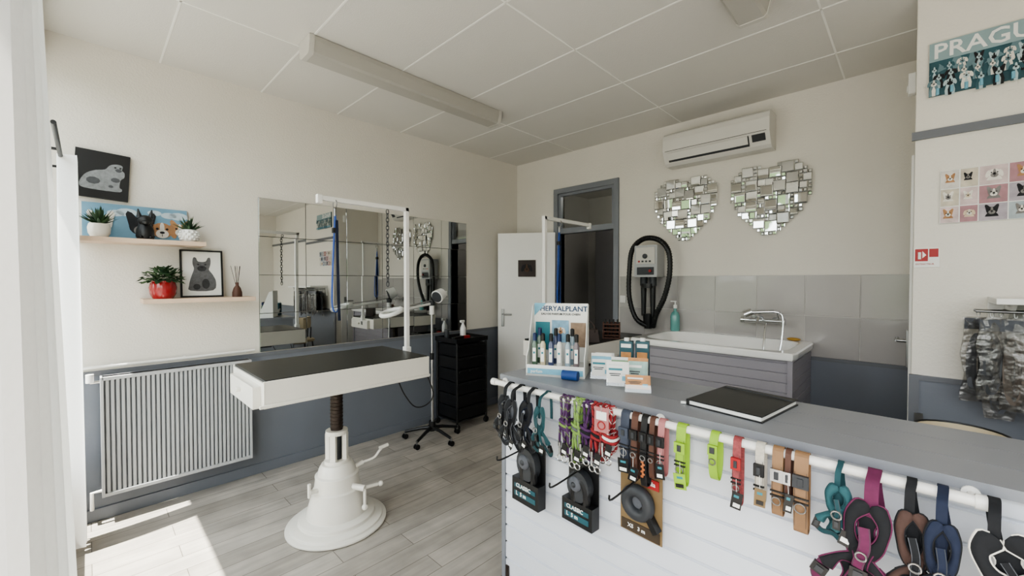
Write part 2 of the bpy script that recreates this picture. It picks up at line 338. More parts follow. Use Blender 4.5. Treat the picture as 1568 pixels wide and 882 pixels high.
def spiky(name,x,y,z,r,h,potm,nl,Ll,faceted=False):
    o=MB(name)
    if faceted:
        o.lathe([(r*.7,0),(r*.9,h*.2),(r*.98,h*.4),(r,h*.6),(r*.92,h*.8),(r*.8,h),(r*.7,h),(r*.7,h*.85),(0,h*.85)],(x,y,z),potm,n=12)
        for j in range(4):
            for i in range(12):
                a=i*math.pi/6+(j%2)*.26; rr=r*(.9,1.0,1.02,.95)[j]; o.ell((x+rr*math.cos(a),y+rr*math.sin(a),z+h*(.2+.2*j)),(.008,.008,.008),potm,n=6,k=4)
    else: o.lathe([(r*.72,0),(r*.95,h*.3),(r,h*.7),(r*.88,h),(r*.78,h),(r*.78,h*.85),(0,h*.85)],(x,y,z),potm,n=28)
    for i in range(nl):
        a=random.uniform(0,6.28); e=random.uniform(.35,1.45)
        dd=V((math.cos(a)*math.cos(e),math.sin(a)*math.cos(e),math.sin(e)))
        leaf(o,(x,y,z+h*.85),dd,Ll*random.uniform(.7,1.1),.008,random.choice((green,green2)))
    return o.done(recalc=False)
spiky('potted_succulent',-3.385,.055,1.70,.05,.078,whitew,50,.115)
spiky('potted_agave',-3.385,.47,1.70,.05,.078,whitep,46,.10,True)
o=MB('dog_figurine'); x,y,z=-3.385,.255,1.70
o.lathe([(.038,0),(.045,.02),(.042,.06),(.03,.09),(.026,.1),(0,.105)],(x,y,z),black,n=24)
o.ell((x+.012,y,z+.115),(.034,.036,.034),black); o.ell((x+.045,y,z+.10),(.018,.02,.014),black)
for k in(-1,1):
    o.cyl((x,y+k*.025,z+.13),(x,y+k*.032,z+.185),.016,black,r1=.003,n=8); o.ell((x+.03,y+k*.022,z+.013),(.02,.013,.012),black)
o.done()
o=MB('potted_plant'); x,y,z=-3.39,.335,1.335; redp=mat('red_glazed_pot',(150,28,32),.15,coat=.6)
o.lathe([(.05,0),(.066,.03),(.07,.07),(.062,.105),(.066,.112),(.056,.112),(.054,.095),(0,.095)],(x,y,z),redp)
for i in range(170):
    a=random.uniform(0,6.28); e=random.uniform(-.25,1.4); rr=random.uniform(.03,.105)
    dd=V((math.cos(a)*math.cos(e),math.sin(a)*math.cos(e),math.sin(e)*.75)); c=V((x,y,z+.12))+dd*rr
    leaf(o,c,dd+V((0,0,random.uniform(-.6,.3))),.035,.014,random.choice((green,green2,green)))
for i in range(12):
    a=i*.52; o.tube([(x,y,z+.09),(x+.06*math.cos(a),y+.06*math.sin(a),z+.15)],.0015,green2,n=5)
o.done(recalc=False)
o=MB('framed_dog_print'); o.M=T(WX+.045,.55,1.336)@Matrix.Rotation(math.radians(-5),4,'Y')@toL
o.box(-.11,.11,-.002,.006,.01,.31,paper)
for a in((-.118,-.108,0,.32),(.108,.118,0,.32),(-.118,.118,0,.010),(-.118,.118,.310,.32)): o.box(a[0],a[1],-.012,.01,a[2],a[3],black)
dk=mat('print_grey',(96,96,98),.7,var=.5,scale=60); dk2=mat('print_grey_dark',(54,54,56),.7,var=.5,scale=60)
p=[(-.065,.045),(.06,.045),(.078,.10),(.062,.15),(.04,.185),(.042,.2),(.048,.222),(.05,.25),(.046,.27),(.034,.268),(.02,.243),(-.02,.243),(-.03,.266),(-.044,.27),(-.05,.25),(-.05,.222),(-.044,.2),(-.046,.18),(-.062,.13),(-.072,.08)]
o.poly([(q.x,-.003,q.y) for q in cat([(a,b,0) for a,b in p],3,True)],(0,-.0008,0),dk)
def EL(o,cx,cz,rx,rr,y,m): o.poly([(cx+rx*math.cos(q*.5236),y,cz+rr*math.sin(q*.5236)) for q in range(12)],(0,-.0005,0),m)
EL(o,0,.195,.026,.02,-.0039,dk2); EL(o,-.02,.222,.006,.006,-.0039,dk2); EL(o,.02,.222,.006,.006,-.0039,dk2); EL(o,0,.203,.009,.006,-.0045,black); EL(o,.02,.09,.022,.035,-.0039,dk2); EL(o,-.03,.07,.02,.02,-.0039,dk2)
o.done()
o=MB('reed_diffuser'); x,y=-3.40,.735
o.lathe([(.03,0),(.03,.03),(.022,.06),(.01,.08),(.01,.1),(.0,.1)],(x,y,1.335),brownl,n=20)
for i in range(6): o.tube([(x,y,1.38),(x+random.uniform(-.03,.03),y+random.uniform(-.04,.03),1.55)],.0015,brown,n=5)
o.done()
radm=mat('radiator_enamel',(178,179,181),.4,var=.03); radd=mat('radiator_slots',(112,115,120),.6)
o=MB('radiator'); ry0,ry1,rz0,rz1=.055,.81,.17,.88
o.box(WX+.05,WX+.10,ry0,ry1,rz0,rz1,radd)
n=32
for i in range(n):
    yy=ry0+.01+(ry1-ry0-.02)*(i+.5)/n; o.box(WX+.10,WX+.114,yy-.0072,yy+.0072,rz0+.02,rz1-.02,radm)
o.box(WX+.04,WX+.122,ry0,ry1,rz1-.02,rz1,radm); o.box(WX+.05,WX+.12,ry0,ry1,rz0,rz0+.02,radm)
o.box(WX+.04,WX+.122,ry0-.008,ry0+.006,rz0,rz1,radm); o.box(WX+.04,WX+.122,ry1-.006,ry1+.008,rz0,rz1,radm)
for zz in(.3,.75):
    for yy in(.2,.68): o.box(WX+.006,WX+.05,yy-.015,yy+.015,zz-.02,zz+.02,radm)
o.tube([(WX+.08,ry0,rz0+.03),(WX+.08,ry0-.05,rz0+.03),(WX+.08,ry0-.05,.1),(WX+.04,ry0-.05,.1)],.01,white)
o.cyl((WX+.08,ry0-.05,rz1-.03),(WX+.08,ry0-.05,rz1+.02),.018,whitep); o.cyl((WX+.08,ry0,rz1-.03),(WX+.08,ry0-.05,rz1-.03),.009,chrome)
o.done(.0015)
o=MB('heating_pipe'); o.tube(cat([(WX+.03,-.08,.0),(WX+.03,-.08,.5),(WX+.03,-.075,.9),(WX+.03,-.02,.93),(WX+.03,.4,.93),(WX+.03,.86,.935)],5),.009,white)
for yy in(.1,.45,.8): o.cb((WX+.0215,yy,.932),(.018,.012,.022),white)
o.done()

diff=mat('diffuser_acrylic',(176,173,166),.35,var=.02); endc=mat('fixture_end_cap',(196,193,186),.4)
def fixture(x,y0,y1):
    o=MB('fluorescent_ceiling_light'); h=.105; z=CH-.003
    pr=[(-.085,0),(-.085,-.03),(-.07,-h+.012),(-.055,-h),(.055,-h),(.07,-h+.012),(.085,-.03),(.085,0)]
    def ex(y0,y1,s,m): o.poly([(x+a*s,y0,z+b*s) for a,b in pr],(0,y1-y0,0),m)
    ex(y0,y0+.03,1,endc); ex(y1-.03,y1,1,endc); ex(y0+.03,y1-.03,.97,diff); o.done(.002)
fixture(-2.56,.9,2.43); fixture(-.6,.85,2.38)

o=MB('air_conditioner'); x0,x1=-1.58,-.77; y=BY-.002; acw=mat('ac_plastic',(216,213,207),.4,var=.02)
pr=[(0,2.72),(-.17,2.72),(-.195,2.70),(-.205,2.66),(-.205,2.56),(-.15,2.47),(-.12,2.45),(0,2.45)]
o.poly([(x0,y+a,b) for a,b in pr],(x1-x0,0,0),acw)
for i in range(7): o.box(x0+.04,x1-.04,y-.165+i*.022,y-.155+i*.022,2.72,2.723,dgrey)
o.box(x0+.02,x1-.02,y-.207,y-.204,2.562,2.566,dgrey)
o.poly([(x0+.04,y-.2,2.548),(x1-.14,y-.2,2.548),(x1-.14,y-.157,2.478),(x0+.04,y-.157,2.478)],(0,-.0025,-.0015),dgrey)
o.poly([(x0+.045,y-.212,2.545),(x1-.145,y-.212,2.545),(x1-.145,y-.182,2.49),(x0+.045,y-.182,2.49)],(0,-.004,-.003),acw)
o.poly([(x1-.12,y-.2,2.548),(x1-.03,y-.2,2.548),(x1-.03,y-.17,2.5),(x1-.12,y-.17,2.5)],(0,-.003,-.002),dgrey)
o.done(.004)
edge=mat('mirror_edge',(186,187,186),.25,.6)
def heart(cx,cz,seed):
    rnd=random.Random(seed)
    o=MB('heart_mosaic_mirror'); g=.0275; n=11
    def inside(i,j):
        a=((i+.5)*g)/.262; b=((j+.5)*g-.012)/.262; a*=1.08
        b=b*1.0+.10
        return (a*a+b*b-1)**3-a*a*b**3<=0
    used=set(); cells=[(i,j) for j in range(n,-n-1,-1) for i in range(-n,n+1) if inside(i,j)]
    order=cells[:]; rnd.shuffle(order); cs=set(cells)
    for size in(3,2,1):
        for (i,j) in order:
            if size==3 and rnd.random()<.55: continue
            blk=[(i+a,j+b) for a in range(size) for b in range(size)]
            if any(b in used for b in blk) or any(b not in cs for b in blk): continue
            used.update(blk)
            s=size*g; c=V((cx+(i+size/2)*g,BY-rnd.choice((.014,.019,.024,.029)),cz+(j+size/2)*g))
            R=Euler((rnd.gauss(0.015,.035),0,rnd.gauss(0,.035))).to_matrix()
            e=s-.003+(.004 if rnd.random()<.3 else 0)
            o.cb(c,(e,.004,e),edge,R)
            # faceted (bevelled) mirror face
            h0=e/2-.0005; h1=e/2-.005; vs=[(-h0,-.002,-h0),(h0,-.002,-h0),(h0,-.002,h0),(-h0,-.002,h0),(-h1,-.0042,-h1),(h1,-.0042,-h1),(h1,-.0042,h1),(-h1,-.0042,h1)]
            o.add([R@V(p)+c for p in vs],[(4,5,6,7),(0,1,5,4),(1,2,6,5),(2,3,7,6),(3,0,4,7)],mirrm)
    o.box(cx-.2,cx+.2,BY-.011,BY,cz-.02,cz+.1,edge); o.box(cx-.1,cx+.1,BY-.011,BY,cz-.15,cz-.02,edge); o.done(0,recalc=False)
heart(-1.46,2.05,3); heart(-.81,2.05,11)
grp=mat('dryer_grey',(170,171,172),.4)
o=MB('pet_blow_dryer')
o.box(-1.86,-1.64,3.55,3.70,1.48,1.77,grp); o.box(-1.84,-1.66,3.543,3.55,1.60,1.75,endc); o.cyl((-1.75,3.545,1.67),(-1.75,3.53,1.67),.022,dgrey); o.box(-1.83,-1.67,3.543,3.55,1.5,1.57,dgrey)
for k in range(4): o.box(-1.82+k*.035,-1.80+k*.035,3.541,3.543,1.615,1.63,red if k==0 else dgrey)
o.cyl((-1.70,3.545,1.535),(-1.70,3.53,1.535),.012,red)
for k in(-1.80,-1.71):
    o.cyl((k,3.62,1.48),(k,3.62,1.40),.032,dgrey); o.cyl((k,3.62,1.40),(k,3.62,1.12),.026,black,r1=.02)
o.cyl((-1.755,3.62,1.42),(-1.755,3.62,1.38),.06,black); o.cyl((-1.755,3.62,1.14),(-1.755,3.62,1.005),.05,black,r1=.035); o.box(-1.83,-1.67,3.66,BY-.013,1.52,1.72,dgrey)
h=cat([(-1.76,3.60,1.03),(-1.86,3.58,1.10),(-1.92,3.57,1.3),(-1.92,3.57,1.55),(-1.89,3.57,1.74),(-1.77,3.56,1.83),(-1.63,3.56,1.81),(-1.54,3.56,1.70),(-1.53,3.56,1.5),(-1.58,3.57,1.3),(-1.66,3.58,1.14),(-1.70,3.6,1.02)],8)
o.tube(h,.021,black,n=12)
for i in range(0,len(h)-1):
    t=(h[i+1]-h[i]).normalized(); o.cyl(h[i]-t*.004,h[i]+t*.004,.0245,black,n=12)
o.done(.004)
tubw=mat('tub_enamel',(232,231,228),.12,coat=.6,var=.01)
o=MB('bathtub'); cx,cy=-1.055,3.345
def ringp(sx,sy,z,pw,n=64):
    out=[]
    for i in range(n):
        q=2*math.pi*i/n; a,b=math.cos(q),math.sin(q); k=(abs(a)**pw+abs(b)**pw)**(-1/pw); out.append((cx+a*k*sx,cy+b*k*sy,z))
    return out
rs=[ringp(.545,.36,.955,30),ringp(.55,.365,.965,30),ringp(.55,.365,.992,30),ringp(.542,.357,1.0,30),ringp(.485,.30,1.0,6),ringp(.47,.285,.985,6),ringp(.44,.26,.85,5),ringp(.40,.22,.72,4),ringp(.3,.15,.69,3)]
vs=[p for r in rs for p in r]; n=64
o.add(vs,[(j*n+i,j*n+(i+1)%n,(j+1)*n+(i+1)%n,(j+1)*n+i) for j in range(len(rs)-1) for i in range(n)],tubw,True); o.add(rs[-1],[tuple(range(n))],tubw)
o.box(-1.59,-.53,3.04,3.70,0.0,.05,tubs)
def claps(o,a,b,z0,z1,step,m,axis='y',pos=0,g=.004,u=.005):
    z=z0
    prof=[]
    while z<z1-.001:
        e=min(z+step,z1); prof+= [(g,z),(0,z+u),(0,e-.003),(g,e)]; z=e
    if axis=='y': vs=[(x,pos+d,z) for d,z in prof for x in(a,b)]
    elif axis=='-x': vs=[(pos+d,y,z) for d,z in prof for y in(a,b)]
    else: vs=[(pos-d,y,z) for d,z in prof for y in(a,b)]
    o.add(vs,[(2*i,2*i+1,2*i+3,2*i+2) for i in range(len(prof)-1)],m)
claps(o,-1.59,-.53,0,.955,.062,tubs,'y',3.02); claps(o,3.02,3.71,0,.955,.062,tubs,'x',-.53); claps(o,3.02,3.71,0,.955,.062,tubs,'-x',-1.59)
o.box(-.55,-.522,3.01,3.04,0,.955,tubs)
o.done(recalc=False)
o=MB('bath_mixer_tap'); y=3.64
o.cyl((-.95,y-.03,1.14),(-.70,y-.03,1.14),.019,chrome); o.cyl((-.97,y-.03,1.14),(-.95,y-.03,1.14),.026,chrome); o.cyl((-.70,y-.03,1.14),(-.675,y-.03,1.14),.026,chrome)
for k in(-.90,-.75): o.cyl((k,BY-.013,1.14),(k,y-.03,1.14),.014,chrome); o.cyl((k,BY-.013,1.14),(k,BY-.022,1.14),.03,chrome)
o.tube(cat([(-.825,y-.03,1.15),(-.825,y-.06,1.175),(-.83,y-.12,1.17),(-.83,y-.15,1.14)],6),.011,chrome,n=10)
o.tube(cat([(-.72,y-.03,1.16),(-.72,y-.04,1.20),(-.70,y-.06,1.21)],4),.006,chrome)
o.tube(cat([(-.80,y-.03,1.12),(-.80,y-.08,1.0),(-.79,y-.12,.86),(-.72,y-.12,.84),(-.69,y-.07,1.0),(-.69,y-.05,1.18),(-.74,y-.06,1.215)],8),.007,chrome)
o.cyl((-.74,y-.06,1.215),(-.88,y-.09,1.205),.012,chrome,r1=.015); o.cyl((-.88,y-.09,1.21),(-.93,y-.1,1.185),.03,chrome,r1=.034)
o.done()
o=MB('soap_bar'); o.ell((-.63,3.66,1.012),(.045,.025,.012),mat('soap',(170,132,60),.5)); o.done()
o=MB('shampoo_bottle'); o.lathe([(.036,0),(.04,.01),(.04,.13),(.03,.16),(.013,.175),(.013,.2)],(-1.52,3.66,1.0),mat('aqua_liquid',(104,160,156),.2,coat=.5)); o.lathe([(.016,.2),(.016,.23),(.006,.235),(.006,.26)],(-1.52,3.66,1.0),whitep,n=14); o.cb((-1.535,3.66,1.262),(.05,.012,.01),whitep); o.done()
o=MB('light_switch'); o.box(-2.09,-2.03,BY-.022,BY-.012,1.23,1.30,whitep); o.box(-2.078,-2.042,BY-.027,BY-.022,1.242,1.288,white); o.done(.001)

# ---------------- grooming tables
def table(name,cx,cy):
    o=MB(name); o.M=T(cx,cy,0)
    w,l=.29,.46; z0,z1=.845,.965
    o.box(-w,-w+.03,-l,l,z0,z1,whitew); o.box(w-.03,w,-l,l,z0,z1,whitew); o.box(-w+.03,w-.03,-l,-l+.03,z0,z1,whitew); o.box(-w+.03,w-.03,l-.03,l,z0,z1,whitew)
    o.box(-w+.03,w-.03,-l+.03,l-.03,z0+.02,z1,whitew)
    o.box(-w+.008,w-.008,-l+.008,l-.008,z1,.978,blackm)
    for a in((-w,-w+.008),(w-.008,w)): o.box(a[0],a[1],-l,l,z1,.974,whitew)
    o.box(-.19,.24,-l-.035,-l,z0-.005,z1-.02,whitew); o.cyl((.02,-l-.035,.9),(.02,-l-.055,.9),.012,whitew)
    o.box(w,w+.012,-l-.02,l,z0+.005,z0+.02,whitew)
    o.box(-.16,.16,-.2,.2,z0-.03,z0+.02,dgrey)
    o.cyl((0,0,.55),(0,0,z0),.034,brown)
    for i in range(12): o.cyl((0,0,.57+i*.021),(0,0,.578+i*.021),.0365,brown)
    o.cyl((0,0,.535),(0,0,.56),.062,whitew); o.cyl((0,0,.36),(0,0,.385),.07,whitew)
    for i in range(4):
        a=math.pi/4+i*math.pi/2; c,s_=math.cos(a)*.05,math.sin(a)*.05
        o.cb((c,s_,.46),(.026,.034,.16),whitew,Euler((0,0,a)).to_matrix())
    o.cyl((0,0,.36),(0,0,.56),.026,dgrey)
    o.lathe([(.272,0),(.28,.006),(.28,.016),(.258,.024),(.256,.034),(.235,.042),(.213,.044),(.211,.062),(.188,.07),(.17,.074),(.166,.10),(.15,.16),(.138,.2),(.138,.215),(.128,.222),(.12,.28),(.122,.30),(.108,.308),(.10,.34),(.085,.365),(0,.37)],(0,0,0),whitew,n=56)
    o.cyl((.02,.1,.31),(.03,.15,.325),.014,whitew); o.tube(cat([(.03,.15,.325),(.05,.21,.34),(.06,.24,.375),(.06,.26,.39)],5),.008,whitew); o.cyl((.06,.24,.392),(.065,.30,.40),.011,whitew)
    o.cyl((.10,.04,.24),(.17,.09,.23),.018,whitew); o.cyl((.17,.09,.23),(.17,.09,.13),.009,whitew); o.ell((.17,.09,.12),(.018,.018,.018),whitew)
    o.cyl((.1,.1,.2),(.12,.2,.2),.01,whitew); o.ell((.125,.215,.2),(.016,.016,.016),whitew)
    o.cyl((.02,-.12,.24),(.03,-.17,.25),.013,whitew); o.cyl((.03,-.17,.22),(.03,-.17,.30),.009,whitew)
    return o.done(.002)
table('grooming_table',-2.46,1.03); table('grooming_table',-1.97,2.92)
def garm(px,py,y2,sgn=-1):
    o=MB('grooming_arm'); z=1.94; w=.014
    o.box(px-w,px+w,py-w,py+w,.86,z,white); o.box(px-w,px+w,min(py-w*sgn,y2),max(py-w*sgn,y2),z-.028,z,white)
    o.box(px-.022,px+.022,py-.02,py+.02,.93,1.0,white); o.cb((px,py,.91),(.05,.034,.05),steel)
    o.cb((px,y2,z-.02),(.032,.03,.05),white)
    o.done(.003)
garm(-2.46,1.51,.94); garm(-2.02,2.44,3.04,sgn=1)
def leash(x,y,zt,zb,name='tether_strap'):
    o=MB(name)
    o.tube(ring((x,y,zt-.005),.026,X,Z,14),.003,steel,n=6,closed=True)
    o.cyl((x,y,zt-.03),(x,y,zt-.075),.007,steel)
    L=zt-zb
    p=[(x,y,zt-.07),(x+.004,y+.012,zt-.07-L*.3),(x,y+.02,zb+.08),(x,y+.012,zb),(x,y-.012,zb),(x,y-.022,zb+.08),(x,y-.01,zt-.07-L*.3),(x,y,zt-.075)]
    o.sweep(cat(p,5),X,.009,.0018,blue); o.cb((x,y,zt-.16),(.024,.03,.03),black); o.sweep([(x+.012,y+.005,zt-.1),(x+.014,y+.01,zb+.1),(x+.012,y+.016,zb-.06)],X,.0015,.008,navy); o.done()
leash(-2.46,1.03,1.905,1.27); leash(-2.02,2.62,1.905,1.25)
o=MB('hanging_chain')
for i in range(19):
    z=1.895-i*.026; a=X if i%2 else Y
    o.tube([V((-2.46,1.37,z))+a*(.009*math.cos(q*math.pi/5))+Z*(.018*math.sin(q*math.pi/5)) for q in range(10)],.0028,dgrey,n=6,closed=True)
o.done()
o=MB('power_cord'); o.tube(cat([(-2.2,1.50,.84),(-2.2,1.54,.72),(-2.21,1.5,.66),(-2.22,1.42,.66),(-2.24,1.36,.74),(-2.25,1.32,.835)],6),.004,black); o.done()

o=MB('magnifier_lamp_stand'); cx,cy=-3.13,2.18
for i in range(5):
    a=.1+i*2*math.pi/5; e=V((cx+.25*math.cos(a),cy+.25*math.sin(a),.065)); o.tube([(cx,cy,.11),(cx+.1*math.cos(a),cy+.1*math.sin(a),.1),e],.018,black,r2=.012,n=8)
    o.cyl(e+V((0,0,.01)),e-V((0,0,.02)),.008,steel)
    for k in(-1,1): o.cyl(e+V((k*.006,0,-.042)),e+V((k*.018,0,-.042)),.023,black,n=14)
o.cyl((cx,cy,.08),(cx,cy,.17),.03,black); o.cyl((cx,cy,.15),(cx,cy,.75),.014,chrome); o.cyl((cx,cy,.75),(cx,cy,1.16),.010,chrome); o.cyl((cx,cy,.73),(cx,cy,.79),.018,black)
o.cyl((cx,cy,1.14),(cx,cy,1.22),.022,whitep); o.ell((cx,cy,1.24),(.03,.03,.03),dgrey)
o.cyl((cx,cy,1.24),(cx+.08,cy-.36,1.20),.011,whitep); o.cyl((cx,cy,1.265),(cx+.08,cy-.36,1.225),.006,chrome); o.ell((cx+.08,cy-.37,1.21),(.025,.025,.025),whitep)
o.tube(ring((cx+.10,cy-.46,1.19),.085,X,V((0,.95,.3)),28),.018,whitep,n=10,closed=True); o.cyl((cx+.10,cy-.46,1.187),(cx+.10,cy-.46,1.193),.08,glass,n=28)
o.cyl((cx+.05,cy+.02,1.30),(cx+.03,cy+.09,1.33),.06,whitep,r1=.05); o.cyl((cx+.052,cy+.015,1.298),(cx+.05,cy+.02,1.30),.05,dgrey)
o.done()
o=MB('salon_trolley'); x0,x1,y0,y1=-3.46,-3.11,2.45,2.85
for xx in(x0+.015,x1-.015):
    for yy in(y0+.015,y1-.015): o.cyl((xx,yy,.06),(xx,yy,.84),.013,black,n=12); o.cyl((xx-.01,yy,.03),(xx+.012,yy,.03),.03,black,n=16); o.cyl((xx,yy,.03),(xx,yy,.08),.01,dgrey)
o.box(x0,x1,y0,y1,.84,.855,black)
for a in((x0,x0+.012,y0,y1),(x1-.012,x1,y0,y1),(x0,x1,y0,y0+.012),(x0,x1,y1-.012,y1)): o.box(a[0],a[1],a[2],a[3],.855,.885,black)
for i in range(6):
    z=.1+i*.122; o.box(x0+.02,x1-.005,y0+.02,y1-.02,z,z+.112,black); o.box(x1-.005,x1+.004,y0+.03,y1-.03,z+.09,z+.108,black); o.box(x1-.01,x1+.012,y0+.15,y1-.15,z+.09,z+.103,black)
o.box(x0+.01,x1-.01,y0+.01,y1-.01,.075,.09,black)
o.done(.003)
o=MB('spray_bottle'); o.lathe([(.028,0),(.03,.01),(.03,.1),(.012,.14),(.012,.16)],(-3.35,2.72,.855),whitep,n=20); o.cb((-3.35,2.71,1.025),(.02,.05,.025),whitep); o.done(.002)
o=MB('grooming_clippers')
o.cb((-3.22,2.55,.875),(.04,.16,.04),black,Euler((0,0,.3)).to_matrix()); o.cb((-3.26,2.68,.872),(.04,.09,.034),red); o.tube(ring((-3.17,2.72,.862),.02,X,Y),.004,red,closed=True,n=6); o.tube(ring((-3.17,2.765,.862),.02,X,Y),.004,red,closed=True,n=6); o.cyl((-3.18,2.70,.862),(-3.22,2.60,.862),.004,steel); o.cyl((-3.4,2.55,.86),(-3.4,2.55,.95),.025,dgrey)
o.done(.004)
o=MB('wall_socket'); o.box(WX+.006,WX+.014,2.30,2.38,.56,.64,whitep); o.cyl((WX+.014,2.34,.6),(WX+.017,2.34,.6),.028,white); o.done(.001)

# ---------------- counter
CZ=1.0
o=MB('reception_counter'); x0,x1,y0,y1=-1.40,1.9,1.40,1.83
for i in range(3):
    a=y0-.02+(y1-y0+.02)/3*i; o.box(x0-.02,x1,a+.0012,a+(y1-y0+.02)/3-.0012,CZ-.025,CZ,ctop)
o.box(x0,x1,y0+.010,y1-.02,0,CZ-.025,cfront)
claps(o,x0,x1,.02,CZ-.026,.082,cfront,'y',y0,g=.009,u=.009)
o.box(x0-.022,x0,y0-.006,y0+.03,0,CZ-.2,framem); o.box(x0-.012,x0,y0,y1-.02,0,CZ-.025,framem)
o.cb((x0+.015,y0-.004,.04),(.018,.006,.07),brown)
o.done(.0015,recalc=False)
RZ,RY=.972,1.335
o=MB('display_rail'); o.cyl((x0-.01,RY,RZ),(.115,RY,RZ),.0125,white)
for xx in(x0-.01,.115): o.cyl((xx-.012,RY,RZ),(xx+.012,RY,RZ),.016,white)
for xx in(-1.38,-.62,.10): o.tube([(xx,RY,RZ),(xx,RY+.02,RZ),(xx,y0-.018,RZ)],.007,white); o.cyl((xx,y0-.026,RZ),(xx,y0-.020,RZ),.016,white)
o.done()
def hloop(x,zb,hd=.022,yc=RY):
    top=[(x,yc+.016*math.cos(q),RZ+.016*math.sin(q)) for q in [math.pi*i/6 for i in range(7)]]
    zt=RZ-.03
    pts=top+[(x,yc-hd,zt-.03),(x,yc-hd-.002,(zt+zb)/2),(x,yc-hd+.004,zb+.012),(x,yc-.006,zb),(x,yc+.006,zb),(x,yc+hd-.008,zb+.012),(x,yc+hd-.006,(zt+zb)/2),(x,yc+.018,zt-.03)]
    return cat(pts,4,True)
def collar(x,zb,w,m,accent=None,tag=None,buckle=black,name='dog_collar'):
    o=MB(name); o.sweep(hloop(x,zb),X,w/2,.0016,m,closed=True)
    yf=RY-.026; rr=random.uniform(-.2,.3)
    o.cb((x,yf-.003,RZ-.055),(w+.004,.010,.034),buckle); o.cb((x,yf-.009,RZ-.055),(w*.4,.004,.02),dgrey)
    for k in(0,1): o.cb((x,yf-.001,RZ-.10-.012*k),(w+.005,.006,.004),black)
    o.tube(ring((x,yf-.006,RZ-.125),w*.4,X,Z,12),.002,steel,n=6,closed=True)
    for sg in(-1,1): o.tube([(x+sg*w*.4,yf-.0005,RZ-.03),(x+sg*w*.4,yf-.0005,zb+.02)],.0007,dgrey,n=4)
    if accent:
        for k in range(7):
            zz=RZ-.14-(RZ-.14-zb-.03)*k/7; o.ell((x+(.1 if k%2 else -.1)*w,yf-.002,zz),(w*.28,.002,w*.22),accent,n=8,k=4)
    if tag:
        R=Euler((.1,rr,.15)).to_matrix()
        o.cb((x+.006,yf-.014,zb+.025),(w+.006,.0015,.052),tag,R); o.cb((x+.006,yf-.0155,zb+.012),(w*.8,.0015,.012),paper if tag is black else black,R); o.cb((x+.006,yf-.0155,zb+.038),(w*.6,.0015,.008),teal,R)
        o.tube([(x+.003,yf-.008,zb+.085),(x+.006,yf-.015,zb+.05)],.0008,paper,n=4)
    return o.done(.0006)
def lead(x,zb,m,n=3,w=.035,m2=None,name='rope_leash'):
    o=MB(name)
    for k in range(n):
        xx=x+(k-(n-1)/2)*w/n*1.1; z_=zb+random.uniform(-.005,.035)
        P=hloop(xx,z_,hd=.022+.003*k)
        P=[p+V((.005*math.sin(i*.5+k*2),0,0)) for i,p in enumerate(P)]
        o.tube(P,.0052,m,n=7,closed=True)
        hx=[]; N=len(P)
        for i in range(N*3):
            f=i/3; a=P[int(f)%N].lerp(P[(int(f)+1)%N],f-int(f)); q=i*1.1; hx.append(a+V((.0042*math.cos(q),.0042*math.sin(q),0)))
        o.tube(hx,.0022,m2 or blackf,n=4,closed=True)
    zm=RZ-.085
    for j in range(3): o.tube([V((x+.03*math.cos(q),RY-.002+.03*math.sin(q),zm-j*.012+.004*math.sin(q*2))) for q in [2*math.pi*i/18 for i in range(18)]],.0055,m if j!=1 else (m2 or m),n=6,closed=True)
    for kx in(-.012,.012):
        o.cyl((x+kx,RY-.036,zb+.06),(x+kx,RY-.036,zb+.045),.007,steel,n=10); o.cyl((x+kx,RY-.036,zb+.045),(x+kx,RY-.036,zb+.01),.0045,chrome,n=8); o.tube(ring((x+kx,RY-.036,zb-.004),.012,X,Z,12),.0025,chrome,n=6,closed=True)
    R=Euler((0,.2,0)).to_matrix(); o.cb((x+.016,RY-.045,zb+.04),(.026,.001,.045),black,R); o.cb((x+.016,RY-.0465,zb+.03),(.02,.001,.012),paper,R)
    o.done()
